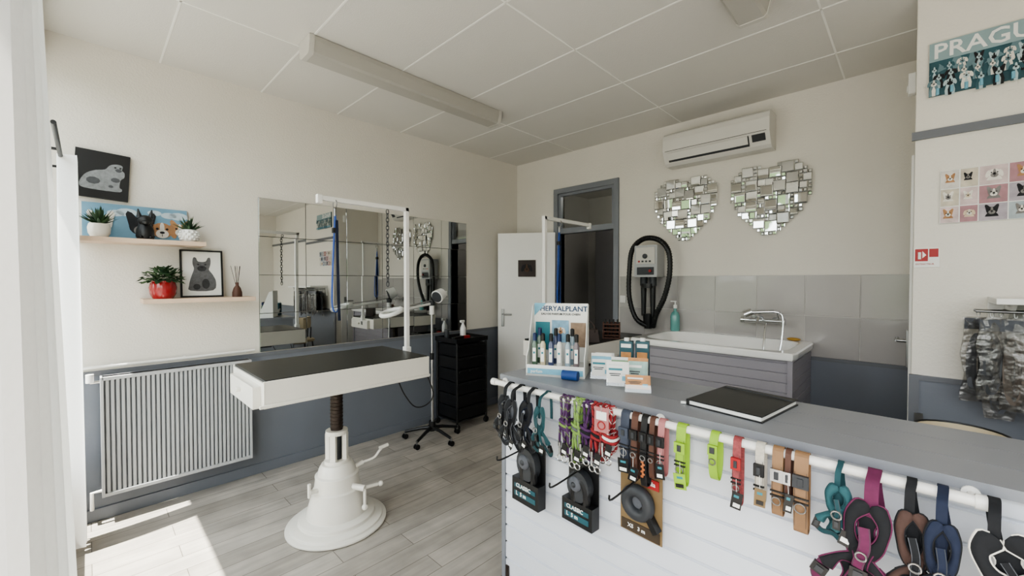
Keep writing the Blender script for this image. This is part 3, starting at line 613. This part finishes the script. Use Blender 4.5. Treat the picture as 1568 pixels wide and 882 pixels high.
def harness(x,zt,w,h,pad_,trim,strap,rot=0,yy=None,name='dog_harness',hw=.009,seed=1,logo=True,fill=None):
    o=MB(name); y=RY-.04 if yy is None else yy
    def ribbon(P,hw_,m,t=.0014):
        P=cat(P,6); N=len(P); vs=[]
        for i,p in enumerate(P):
            tg=(P[min(i+1,N-1)]-P[max(i-1,0)]).normalized(); nr=V((.25*math.sin(i*.35+seed),-1,.1)).normalized(); nr=(nr-tg*nr.dot(tg)).normalized() if abs(nr.dot(tg))<.98 else tg.orthogonal().normalized(); sd=tg.cross(nr)
            for a,b in((-1,-1),(1,-1),(1,1),(-1,1)): vs.append(p+sd*hw_*a+nr*t*b)
        o.add(vs,[(i*4+k,i*4+(k+1)%4,(i+1)*4+(k+1)%4,(i+1)*4+k) for i in range(N-1) for k in range(4)],m)
        for sgn in(-1,1): o.tube([(vs[i*4+3]*(.5+.42*sgn)+vs[i*4+2]*(.5-.42*sgn)) for i in range(N)],.0007,dgrey if m is not blackf else greyst,n=3)
    o.sweep(cat([(x-.004,y+.002,zt-.07),(x-.003,y+.006,RZ-.01),(x,RY-.014,RZ+.012),(x,RY,RZ+.0165),(x,RY+.014,RZ+.008),(x,RY+.02,RZ-.03),(x+.01,RY+.01,RZ-.10)],5),X,hw,.0015,strap)
    o.M=T(x,y,zt)@Matrix.Rotation(math.radians(rot),4,'Y')
    Pw=lambda a,d,b:(a*w,d,-b*h)
    def pad(c,wd,th,m,tm):
        C=cat([V(Pw(*p)) for p in c],6); N=len(C); n=10; vs=[]
        for i,p in enumerate(C):
            t=i/(N-1); tg=(C[min(i+1,N-1)]-C[max(i-1,0)]).normalized(); nr=V((0,-1,0)); nr=(nr-tg*nr.dot(tg)).normalized(); sd=tg.cross(nr)
            ww=wd*(.75+.25*math.cos(2*math.pi*t))*min(1,8*min(t,1-t)+.35)
            for k in range(n):
                q=2*math.pi*k/n; vs.append(p+sd*ww*math.cos(q)+nr*th*math.sin(q)*(1 if math.sin(q)>0 else .4))
        o.add(vs,[(i*n+k,i*n+(k+1)%n,(i+1)*n+(k+1)%n,(i+1)*n+k) for i in range(N-1) for k in range(n)]+[tuple(range(n)),tuple(range((N-1)*n,N*n))],m,True)
        for k in(0,n//2): o.tube([vs[i*n+k] for i in range(N)],.0022,tm,n=5)
    pw=w*.13
    if fill:
        pad([(0,.004,.2),(0,.002,.34),(0,.003,.5)],w*.2,.003,fill,trim)
        pad([(-.18,.0,.62),(-.1,-.002,.78),(-.12,.0,.98)],w*.15,.005,fill,trim); pad([(.18,.0,.62),(.14,-.002,.78),(.2,.0,.94)],w*.14,.005,fill,trim)
    pad([(-.05,0,.12),(-.2,-.01,.26),(-.16,-.015,.44),(-.02,-.012,.56)],pw,.007,pad_,trim)
    pad([(.05,0,.12),(.2,-.008,.26),(.17,-.012,.44),(.02,-.01,.56)],pw,.007,pad_,trim)
    pad([(0,-.012,.46),(.01,-.022,.62),(-.01,-.02,.86)],pw*1.25,.009,pad_,trim)
    pad([(-.02,-.010,.60),(-.25,-.016,.64),(-.42,-.012,.78)],pw*.9,.007,pad_,trim)
    pad([(.02,-.010,.60),(.25,-.016,.66),(.40,-.012,.82)],pw*.9,.007,pad_,trim)
    ribbon([Pw(-.42,-.012,.76),Pw(-.5,-.005,.9),Pw(-.36,.004,1.02),Pw(-.1,-.01,.96),Pw(.1,-.02,1.03)],hw,strap)
    ribbon([Pw(.40,-.012,.8),Pw(.46,-.004,.95),Pw(.30,.006,1.06),Pw(.15,-.006,.9),Pw(-.05,-.01,.8)],hw,strap)
    ribbon([Pw(-.03,-.024,.30),Pw(.02,-.034,.45),Pw(-.02,-.036,.62),Pw(.03,-.034,.80)],hw*.85,strap)
    for a,d,b,r in((-.47,-.012,.84,.3),(.45,-.010,.9,-.3),(0,-.036,.68,0)):
        R=Euler((0,r,0)).to_matrix(); c=V(Pw(a,d,b)); o.cb(c,(hw*2.5,.009,.026),black,R); o.cb(c+V((0,-.005,0)),(hw*1.3,.004,.014),dgrey,R)
    o.tube(ring(Pw(0,-.042,.52),.010,X,Z,12),.0022,steel,n=6,closed=True)
    if logo:
        R=Euler((0,.25,0)).to_matrix(); c=V(Pw(.18,-.034,.9)); o.cb(c,(.022,.001,.036),black,R); o.cb(c+V((0,-.0012,-.004)),(.017,.001,.012),paper,R); o.tube([Pw(.1,-.03,.75),tuple(c+V((0,0,.016)))],.0006,paper,n=4)
    return o.done(0,recalc=True)
harness(-1.30,.955,.13,.19,blackf,greyst,blackf,rot=-4,seed=2,fill=blackf); harness(-1.235,.955,.13,.22,blackf,greyst,blackf,yy=RY-.06,seed=3,fill=greyst); harness(-1.16,.955,.13,.21,blackf,navy,blackf,rot=6,seed=4,fill=blackf)
harness(-1.085,.955,.10,.20,tealb,tealp,tealb,rot=-6,yy=RY-.055,hw=.006,seed=5)
lead(-.985,.75,purple,3,.05,limer); lead(-.925,.74,limer,3,.035,greyst); lead(-.885,.77,purple,2,.03,blackf); lead(-.835,.755,redr,3,.055,blackf); lead(-.79,.80,redr,2,.03,paper)
slate=mat('slate_strap',(62,68,82),.7)
collar(-.722,.78,.032,slate,None,black,slate); collar(-.685,.76,.024,brownl,None,black); collar(-.65,.745,.022,black,orange,None); collar(-.622,.78,.018,brownl,None,None); collar(-.59,.80,.022,pink,None,black)
collar(-.525,.79,.03,lime,None,lime,lime)
o=MB('dog_collar')
o.sweep([V((-.425,RY-.0-.03*math.sin(q),.915+.073*math.cos(q))) for q in [2*math.pi*i/30 for i in range(30)]],X,.012,.002,lime,closed=True); o.cb((-.425,RY-.033,.94),(.027,.008,.03),lime); o.cb((-.425,RY-.038,.94),(.014,.004,.018),dgrey); o.tube(ring((-.425,RY-.036,.905),.009,X,Z,12),.002,steel,n=6,closed=True); o.done()
collar(-.362,.79,.022,mat('red_white_pattern',(140,66,68),.6,var=.8,scale=110),paper,black,red); collar(-.303,.82,.022,mat('cream_strap',(190,184,172),.7,var=.3,scale=90),redr,kraft,black); collar(-.26,.80,.026,tan,None,None,chrome); collar(-.236,.83,.014,brownl,None,black,chrome); collar(-.206,.775,.032,tan,None,None,dgrey)
harness(-.125,.955,.09,.14,tealp,tealb,tealb,hw=.006,seed=6,fill=tealb); harness(-.06,.955,.15,.28,blackf,magenta,magenta,rot=7,yy=RY-.055,hw=.013,seed=7,fill=blackf)
harness(.005,.955,.11,.26,mat('brown_pad',(74,54,48),.85,var=.2,scale=90),blackf,blackf,rot=-3,yy=RY-.04,seed=8,fill=blackf); harness(.055,.955,.10,.25,navy,blackf,navy,rot=2,yy=RY-.055,seed=9,fill=navy)
harness(.13,.955,.18,.22,blackf,fur2,blackf,rot=-12,yy=RY-.05,seed=10,fill=blackf); harness(.26,.955,.15,.22,blackf,fur2,blackf,rot=4,yy=RY-.05,seed=11,fill=blackf)
def pack(name,x,zt,w,h,bg,kind):
    o=MB(name); o.M=T(x,1.375,zt)@rz(-4)
    o.box(-w/2,w/2,-.002,.002,-h,0,bg)
    if kind==1:
        o.box(-w/2,w/2,-.045,-.002,-h,-h*.62,bg)
        o.poly([(w*.36*math.cos(q),-.04,-h*.36+h*.26*math.sin(q)) for q in [2*math.pi*i/20 for i in range(20)]],(0,.035,0),dgrey)
        o.tube([V((w*.05+w*.22*math.cos(q),-.03,-h*.5+h*.24*math.sin(q))) for q in [2*math.pi*i/20 for i in range(20)]],.016,black,n=8,closed=True)
        o.ell((-.01,-.042,-h*.32),(w*.2,.012,w*.2),greyst); o.ell((-.01,-.05,-h*.32),(w*.08,.01,w*.08),dgrey)
        pm=mat('pack_teal',(38,84,94),.5); o.cb((0,-.046,-h*.74),(w*.8,.002,.018),pm); o.cb((0,-.046,-h*.87),(w*.8,.002,.022),pm)
        o.text('CLASSIC',w*.15,T(-w*.33,-.0475,-h*.76)@F3,paper)
        o.text('L  5 m',w*.15,T(-w*.33,-.0475,-h*.89)@F3,paper)
    else:
        o.tube([V((w*.26*math.cos(q),-.022,-h*.45+w*.26*math.sin(q))) for q in [2*math.pi*i/24 for i in range(24)]],.022,dgrey,n=10,closed=True)
        o.cyl((0,-.006,-h*.45),(0,-.02,-h*.45),w*.25,greyst,n=24); o.cb((w*.3,-.02,-h*.62),(.02,.03,.09),black,Euler((0,-.6,0)).to_matrix())
        o.cb((w*.27,-.006,-h*.12),(w*.34,.004,.034),red); o.text('zolia',w*.13,T(w*.13,-.0095,-h*.14)@F3,paper)
        o.cb((0,-.004,-h*.9),(w*.92,.002,h*.16),mat('pack_brown',(64,52,38),.6)); o.text('XS   3 m',w*.12,T(-w*.3,-.006,-h*.92)@F3,paper)
    o.done(.0015,recalc=False)
    o=MB('display_hook'); o.M=T(x,1.375,zt); o.tube(cat([(0,.020,-.02),(0,-.05,-.02),(-.0,-.2,-.025),(-.0,-.215,-.005)],4),.0035,black,n=8); o.cb((0,.018,-.02),(.03,.004,.03),black); o.done()
pack('retractable_leash_pack',-1.21,.735,.165,.275,black,1); pack('retractable_leash_pack',-.935,.72,.15,.235,black,1); pack('cat_leash_pack',-.69,.765,.165,.235,kraft,2)

# ---------------- things on the counter
o=MB('black_binder'); o.M=T(-.435,1.64,CZ)@rz(-8)
o.box(-.12,.125,-.155,.155,.0,.004,black); o.box(-.118,.12,-.15,.15,.004,.018,paper); o.box(-.12,.125,-.155,.155,.018,.022,black); o.box(-.127,-.118,-.155,.155,0,.022,black)
o.tube(cat([(.125,.1,.023),(.0,.11,.027),(-.12,.12,.024)],5),.002,dgrey); o.done(.003)
o=MB('white_pen'); o.cyl((-.60,1.50,CZ+.006),(-.55,1.53,CZ+.006),.005,paper); o.cyl((-.55,1.53,CZ+.006),(-.535,1.54,CZ+.006),.005,red); o.done()
o=MB('perfume_display_stand'); o.M=T(-1.235,1.60,CZ)@rz(27)
w=.135
o.box(-w,w,-.10,.06,0,.012,paper); o.box(-w,w,-.10,-.096,0,.052,paper); o.box(-w,w,-.096,.057,.040,.045,paper)
o.box(-w+.004,w-.004,-.1015,-.1,.010,.036,ltblue); o.text('parfum',.02,T(-w+.02,-.1025,.016)@F3,paper)
for k in(-1,1):
    o.poly([(k*w,-.10,0),(k*w,.06,0),(k*w,.06,.33),(k*w,.02,.32),(k*w,-.06,.12),(k*w,-.10,.09)],(.003*k,0,0),paper)
o.box(-w,w,.057,.061,0,.335,paper)
o.text('HERYALPLANT',.036,T(-w+.028,.055,.296)@F3,mat('print_navy',(24,60,96),.6)); o.text('EAU DE PARFUM POUR CHIEN',.0145,T(-w+.035,.055,.276)@F3,dgrey)
o.poly([(-w,.055,.335),(-w+.06,.055,.335),(-w,.055,.27)],(0,-.001,0),ltblue)
o.box(-.045,.04,.053,.056,.14,.25,mat('photo_blue',(130,168,192),.5,var=.4,scale=40)); doghead(o,0,.052,.2,.03,fur2,fur1,'down')
o.box(-w+.006,-.055,.053,.056,.10,.24,teal); o.box(.05,w-.01,.053,.056,.12,.24,mat('photo_tan',(140,118,98),.5,var=.4,scale=40))
cols=[(84,108,92),(196,186,156),(60,70,104),(204,204,200),(140,158,170),(108,96,100)]
for i in range(6):
    for r in range(2):
        if r and i%2: continue
        xx=-w+.03+i*.04+(.012 if r else 0); yy=-.060+r*.055; lm=mat('bottle%d'%i,cols[i],.15,coat=.5); hb=.1+.02*r
        o.lathe([(.012,0),(.014,.005),(.014,hb),(.008,hb+.012),(.008,hb+.016)],(xx,yy,.045),lm,n=16); o.lathe([(.010,hb+.016),(.010,hb+.05),(.004,hb+.053)],(xx,yy,.045),black if i%3 else mat('navycap',(30,46,84),.3),n=12)
        o.cb((xx,yy-.0142,.045+hb*.5),(.016,.001,.065),paper); o.cb((xx,yy-.0149,.045+hb*.6),(.009,.0008,.010),teal)
o.done(.0008,recalc=False)
o=MB('blue_cloth_roll'); o.M=T(-1.10,1.50,CZ)
o.cyl((-.035,0,.022),(.035,.02,.022),.022,mat('deep_blue',(36,70,130),.5),n=16); o.cyl((-.037,-.001,.022),(-.035,0,.022),.017,navy); o.done()
ora=mat('orange_card',(190,136,86),.5,var=.5,scale=30); gcard=mat('green_card',(130,162,124),.5,var=.5,scale=30)
lp=mat('leaf_print',(150,178,170),.5,var=.5,scale=25)
def cardholder(x,y,rot,cards,w=.095,h=.075,name='business_card_holder',z=0):
    o=MB(name); o.M=T(x,y,CZ)@rz(rot)
    o.box(-w/2,w/2,-.03,.035,0,.003,glass); R=Euler((math.radians(-20),0,0)).to_matrix()
    for i,c in enumerate(cards):
        def P(dx,dn,dz): return V((dx,-.018+i*.014,.012+h/2+i*.012))+R@V((0,dn,dz))
        for j in range(3): o.cb(P(random.uniform(-.004,.004),.002*j,0),(w*.92,.0012,h),c,R)
        o.cb(P(-.01,-.0012,h*.25),(w*.6,.001,h*.12),teal if c is paper else paper,R); o.cb(P(-.012,-.0012,.0),(w*.5,.001,h*.05),dgrey,R); o.cb(P(-.012,-.0012,-.1*h),(w*.4,.001,h*.05),dgrey,R); o.cb(P(w*.28,-.0012,-h*.25),(w*.2,.001,h*.25),ltblue,R)
    o.cb((0,-.03,.015),(w,.002,.03),glass,R); o.done(0,recalc=False)
cardholder(-1.03,1.655,30,[paper,ltblue,paper]); cardholder(-.91,1.595,30,[paper,paper]); cardholder(-.80,1.56,30,[ora],.1,.055); cardholder(-.955,1.70,30,[gcard,paper]); cardholder(-1.07,1.75,28,[paper,paper])
cardholder(-.85,1.66,25,[lp,ora],.085,.09)
o=MB('shampoo_sample_box'); o.M=T(-.93,1.78,CZ)@rz(20)
pb=mat('petrol_box',(44,84,94),.4,var=.2)
for k in range(2):
    dx,dy=k*.07,k*.02
    o.box(-.065+dx,-.005+dx,-.02+dy,.02+dy,0,.165,pb); o.cb((-.035+dx,-.021+dy,.09),(.046,.002,.05),ora); o.cyl((-.035+dx,dy,.165),(-.035+dx,dy,.18),.012,whitep); o.cb((-.035+dx,-.0215+dy,.145),(.046,.001,.018),paper); o.cb((-.035+dx,-.0215+dy,.04),(.04,.001,.02),lp)
o.done(.002,recalc=False)
o=MB('dog_tag_card'); o.M=T(-.80,RY+.004,.955)@rz(6); o.box(-.028,.028,-.062,-.060,-.05,.04,pink); o.cb((0,-.063,.01),(.04,.001,.03),paper); o.tube(ring((0,-.064,-.025),.014,X,Z),.002,red,n=6,closed=True); o.tube(ring((0,-.025,.03),.04,Y,Z*.6),.0012,steel,n=5,closed=True); o.done()
TZ=.978
o=MB('handbag'); o.M=T(-1.80,2.66,TZ)@rz(35); lb=mat('brown_bag',(54,42,38),.5,var=.3)
o.poly([(-.11,-.05,0),(.11,-.05,0),(.095,-.05,.10),(-.095,-.05,.10)],(0,.1,0),lb); o.sweep(cat([(-.07,-.052,.08),(-.06,-.055,.14),(0,-.055,.17),(.06,-.055,.14),(.07,-.052,.08)],6),Y,.003,.006,lb); o.cb((0,-.053,.06),(.05,.006,.03),tan); o.done(.006)
o=MB('wire_brush_rack'); o.M=T(-1.76,2.98,TZ)@rz(30)
o.box(-.07,.07,-.04,.04,0,.01,brownl); o.box(-.07,-.06,-.04,.04,0,.13,brownl); o.box(.06,.07,-.04,.04,0,.13,brownl); o.box(-.07,.07,.03,.04,0,.13,brownl)
for i in range(4): o.box(-.06,.06,-.04,-.034,.02+i*.03,.032+i*.03,brownl)
for i in range(4): o.cyl((-.045+i*.03,0,.01),(-.05+i*.033,0,.155),.008,black,n=8)
o.done(.001)

# ---------------- closet wall stuff
signb=mat('sign_teal',(44,84,94),.5,var=.4,scale=14)
o=MB('dog_breed_wall_sign'); o.M=T(.045,KY,2.35)
o.box(0,.62,-.012,-.002,0,.255,signb); o.box(0,.62,-.0135,-.012,.165,.255,mat('sign_pale',(140,162,166),.5,var=.2,scale=10))
o.text('PRAGUE',.098,T(.012,-.0145,.178)@F3,whitep,.001)
bl=mat('sign_blue_grey',(104,130,138),.6,var=.3,scale=30); bl2=mat('sign_pale_blue',(176,194,198),.6,var=.2,scale=40)
for i in range(11): o.poly([(.0+i*.06,-.0125,.1),(.02+i*.06,-.0125,.13+.03*((i*7)%3)),(.035+i*.06,-.0125,.15+.02*((i*5)%3)),(.06+i*.06,-.0125,.12)],(0,-.0008,0),bl)
for row,(zz,n_,s_) in enumerate(((.130,13,.023),(.093,14,.025),(.055,12,.028))):
    for i in range(n_):
        x=.02+i*.6/n_+.012*(row%2)+random.uniform(-.004,.004); m1,m2=random.choice(((bl2,furb),(signb,bl2),(fur2,bl),(bl,fur2),(fur2,bl2),(furb,bl2)))
        dogbody(o,x,-.0142-.0032*row,zz+random.uniform(-.01,.012),s_,m1,m2,random.choice(('up','down')))
for i in range(13): o.cyl((.03+i*.047,-.024,.0),(.03+i*.047,-.024,.03),.006,ltblue,n=8)
o.done(recalc=False)
o=MB('puppy_photo_collage'); o.M=T(.09,KY,1.725); pal=[(196,176,174),(158,168,172),(204,198,190),(158,112,118),(124,132,150),(188,178,160),(160,150,158),(204,200,194)]
o.box(0,.5,-.01,-.002,0,.255,paper)
fl=mat('fur_cream',(208,190,164),.8,var=.25,scale=50)
for i,(a,b) in enumerate([(0,.065),(.065,.125),(.125,.215),(.215,.3),(.3,.36),(.36,.44),(.44,.5)]):
    for j,(c,d) in enumerate([(0,.08),(.08,.165),(.165,.255)]):
        q=(i*3+j*5)%8; m=mat('photo%d'%q,pal[q],.4,var=.5,scale=25)
        o.box(a+.002,b-.002,-.0115,-.01,c+.002,d-.002,m); cx,cz=(a+b)/2+random.uniform(-.006,.006),(c+d)/2+.006
        m1,m2=random.choice(((fur2,fl),(fl,fur2),(fur1,fur2),(furb,furg),(fur2,furg),(furg,fur2)))
        s_=min(b-a,d-c)*random.uniform(.30,.40)
        o.poly([(cx+s_*u,-.0118,cz+s_*v) for u,v in((-.7,-.9),(.7,-.9),(.6,-.6),(.3,-.2),(-.3,-.2),(-.6,-.6))],(0,-.0005,0),m1)
        doghead(o,cx,-.0123,cz,s_,m1,m2,random.choice(('up','down')),.0005)
o.done(recalc=False)
o=MB('fire_extinguisher_sign'); o.M=T(.003,KY,1.515); o.box(0,.09,-.006,-.001,0,.095,paper); o.box(.004,.05,-.007,-.006,.03,.091,red); o.box(.054,.086,-.007,-.006,.05,.091,red); o.cyl((.02,-.0075,.04),(.02,-.0075,.075),.006,paper,n=8); o.poly([(.03,-.0075,.045),(.044,-.0075,.06),(.03,-.0075,.08)],(0,-.0005,0),paper); o.text('EXTINCTEUR',.011,T(.006,-.0065,.012)@F3,red,.0003); o.done(recalc=False)
o=MB('display_shelf'); o.box(.25,1.35,2.62,KY-.001,1.35,1.375,white); o.box(.25,1.35,2.885,KY-.001,1.2,1.35,white)
for xx in(.3,.8,1.3): o.poly([(xx,KY-.002,1.35),(xx,2.68,1.35),(xx,KY-.002,1.22)],(.015,0,0),white)
o.cyl((.2,2.72,1.315),(1.35,2.72,1.315),.006,steel); o.cyl((.2,2.80,1.315),(1.35,2.80,1.315),.006,steel)
for xx in(.3,.8,1.3): o.cyl((xx,2.72,1.315),(xx,2.9,1.315),.006,steel)
o.done(.002)
bg1=mat('bag_grey_goods',(78,76,76),.7,var=.3,scale=40); bg2=mat('bag_taupe_goods',(98,88,80),.7,var=.3,scale=40)
o=MB('bagged_leash_row')
rnd=random.Random(5)
for i in range(34):
    x=.215+i*.033; yb=2.72 if i%2 else 2.80; zb=rnd.uniform(.82,.95); zt=1.285
    a=rnd.uniform(-.5,.9); wd=rnd.uniform(.09,.12); ca,sa=math.cos(a),math.sin(a)
    nu,nv=5,9
    for sd in(-1,1):
        vs=[]
        for v in range(nv+1):
            for u in range(nu+1):
                uu=(u/nu-.5)*wd*(1-.12*math.sin(v*1.3+i)); d=sd*(.012*math.sin(math.pi*u/nu)*math.sin(math.pi*v/nv)+.002)+.004*math.sin(u*2+v*1.7+i*3)
                vs.append((x+uu*ca-d*sa,yb+uu*sa*.6+d*ca,zt-(zt-zb)*v/nv))
        o.add(vs,[(v*(nu+1)+u,v*(nu+1)+u+1,(v+1)*(nu+1)+u+1,(v+1)*(nu+1)+u) for v in range(nv) for u in range(nu)],bagm,True)
    mm=rnd.choice((dgrey,bg1,bg2,bg1,greyst))
    rx=wd*.3; hz=(zt-zb)*.36; czz=zb+hz+.03
    for k in range(3):
        o.sweep([V((x+rx*(1-.3*k)*math.cos(q)*ca,yb+rx*math.cos(q)*sa*.6+(k-.5)*.006,czz+hz*(1-.25*k)*math.sin(q))) for q in [2*math.pi*j/18 for j in range(18)]],Y,.003,.008,mm,closed=True)
    o.cb((x,yb-.002,zt-.03),(wd*.8,.004,.05),rnd.choice((greyst,bg1,bg2)),Euler((0,0,a*.6)).to_matrix())
    o.tube(ring((x,yb,1.303),.013,X*.4,Z,10),.0018,steel,n=5,closed=True)
o.done(recalc=False)
o=MB('bistro_chair'); cx,cy=.145,2.40
o.lathe([(.17,.45),(.19,.465),(.19,.49),(.17,.5),(0,.5)],(cx,cy,0),beige,pw=3)
arc=[(cx+.135*math.cos(q),cy+.13*math.sin(q),0) for q in [math.pi*i/12 for i in range(13)]]
vs=[]
for a in arc:
    for dz,s in((.66,.96),(.74,1),(.81,1),(.835,.98),(.81,.9),(.74,.88),(.66,.88)): vs.append((cx+(a[0]-cx)*s,cy+(a[1]-cy)*s+.02,dz+.01))
o.add(vs,[(i*7+k,i*7+(k+1)%7,(i+1)*7+(k+1)%7,(i+1)*7+k) for i in range(12) for k in range(7)],beige,True); o.add(vs[:7],[tuple(range(7))],beige); o.add(vs[-7:],[tuple(range(7))],beige)
o.tube([(p[0],p[1]+.024,.846) for p in arc],.005,black)
for k in(0,4,8,12): o.tube([(cx+(arc[k][0]-cx)*1.1,cy+(arc[k][1]-cy)*1.1,.49),(arc[k][0],arc[k][1]+.02,.68)],.009,black)
for sx,sy in((-1,-1),(1,-1),(-1,1),(1,1)): o.tube([(cx+sx*.13,cy+sy*.13,.46),(cx+sx*.17,cy+sy*.17,0)],.011,black)
o.done()

# ---------------- curtains
def sheet(name,fn,nu,nv):
    o=MB(name); vs=[fn(i/nu,j/nv) for j in range(nv+1) for i in range(nu+1)]
    o.add(vs,[(j*(nu+1)+i,j*(nu+1)+i+1,(j+1)*(nu+1)+i+1,(j+1)*(nu+1)+i) for j in range(nv) for i in range(nu)],curtm,True)
    return o
def near(u,v):
    z=.02+2.5*v; ax=.40+1.2*u
    k=.0145+(.046-.0145)*min(1,max(0,(z-.9)/1.05))
    ye=-k*.9
    if ax<.9: t=(ax-.40)/.5; y=-.044+(ye+.044)*t
    else: y=ye-.08*(ax-.9)
    y-=.006*(1-math.cos((ax-.9)*70))*min(1,(abs(ax-.9))*9+.15)
    return (-ax-.004*math.sin(z*7),max(y,FY+.01),z)
o=sheet('window_curtain',near,240,40); o.cyl((-.38,-.10,2.53),(-2.0,-.10,2.53),.012,steel)
for i in range(40):
    z=.1+i*.06; p=near(.36,(z-.02)/2.5); o.ell((p[0],p[1]+.001,p[2]),(.003,.0015,.003),curtm,n=6,k=4)
o.done(recalc=False)
def far(u,v):
    z=.04+2.06*v; x=-3.30+.18*u+.01*math.sin(z*2); amp=.046*(.8+.2*(1-v)); y=-.062+amp*math.sin(u*20+.5*math.sin(z*1.3)); return (x,max(y,FY+.008),z)
o=sheet('window_curtain',far,140,40)
o.cyl((-3.49,-.085,2.09),(-2.5,-.085,2.09),.009,black); o.cyl((-3.46,-.085,2.09),(-3.46,FY,2.09),.007,black); o.ell((-3.49,-.085,2.09),(.018,.018,.018),black); o.cyl((-3.0,-.085,2.09),(-3.0,FY,2.09),.007,black); o.done(recalc=False)

# ---------------- world & sun
w=D.worlds.new('World'); SC.world=w; w.use_nodes=True; nt=w.node_tree; Lk=nt.links.new
bg=nt.nodes['Background']; tc=nt.nodes.new('ShaderNodeTexCoord'); sx=nt.nodes.new('ShaderNodeSeparateXYZ'); Lk(tc.outputs['Generated'],sx.inputs[0])
n=nt.nodes.new('ShaderNodeTexNoise'); n.inputs['Scale'].default_value=9; n.inputs['Detail'].default_value=6; Lk(tc.outputs['Generated'],n.inputs['Vector'])
ma=nt.nodes.new('ShaderNodeMath'); ma.operation='MULTIPLY_ADD'; ma.inputs[1].default_value=.9; ma.inputs[2].default_value=-.44; Lk(n.outputs['Fac'],ma.inputs[0])
sb=nt.nodes.new('ShaderNodeMath'); sb.operation='SUBTRACT'; Lk(sx.outputs['Z'],sb.inputs[0]); Lk(ma.outputs[0],sb.inputs[1])
rmp=nt.nodes.new('ShaderNodeValToRGB'); e=rmp.color_ramp.elements
mr=nt.nodes.new('ShaderNodeMapRange'); mr.inputs['From Min'].default_value=-.3; mr.inputs['From Max'].default_value=.6; Lk(sb.outputs[0],mr.inputs['Value']); Lk(mr.outputs[0],rmp.inputs[0])
e[0].position=0; e[0].color=(.44,.42,.38,1); e[1].position=1; e[1].color=(.84,.9,.97,1)
for p,c in((.20,(.38,.36,.33,1)),(.24,(.10,.13,.07,1)),(.40,(.14,.18,.10,1)),(.43,(1,1,1,1))):
    q=e.new(p); q.color=c
Lk(rmp.outputs[0],bg.inputs['Color']); bg.inputs['Strength'].default_value=6.8
sun=D.lights.new('sun','SUN'); sun.energy=28; sun.angle=.008; sun.color=(1,.95,.88); so=D.objects.new('sun',sun); COL.objects.link(so); so.rotation_euler=V((-.02,.30,-1)).to_track_quat('-Z','Y').to_euler(); so.location=(0,-3,6)
for a,b,z0,z1 in ops:
    l=D.lights.new('daylight_portal','AREA'); l.shape='RECTANGLE'; l.size=b-a; l.size_y=z1-z0; l.cycles.is_portal=True
    ob=D.objects.new('daylight_portal',l); COL.objects.link(ob); ob.location=((a+b)/2,FY-.22,(z0+z1)/2); ob.rotation_euler=V((0,1,0)).to_track_quat('-Z','Z').to_euler()
o=MB('added_corridor_lamp'); o.lathe([(.09,-.05),(.12,-.03),(.12,0),(0,0)],(-2.4,4.3,2.70),whitep); o.done()  # made-up lamp body above the added corridor fill light
l=D.lights.new('corridor_fill_light','POINT'); l.energy=6; l.shadow_soft_size=.1; l.color=(1,.96,.9); ob=D.objects.new('corridor_fill_light',l); COL.objects.link(ob); ob.location=(-2.4,4.3,2.52)  # fill light added to brighten the corridor behind the doorway
# camera
cam=D.cameras.new('Camera'); cam.sensor_width=36; cam.lens=645/1600*36; cam.clip_start=.02
co=D.objects.new('Camera',cam); COL.objects.link(co); co.location=(0,0,1.45)
yaw=math.radians(44.14); pt=-math.atan(12/645)
fw=V((-math.sin(yaw)*math.cos(pt),math.cos(yaw)*math.cos(pt),math.sin(pt))); co.rotation_euler=fw.to_track_quat('-Z','Y').to_euler()
SC.camera=co
SC.view_settings.view_transform='AgX'
SC.view_settings.look='AgX - Medium High Contrast'
SC.view_settings.exposure=0.0
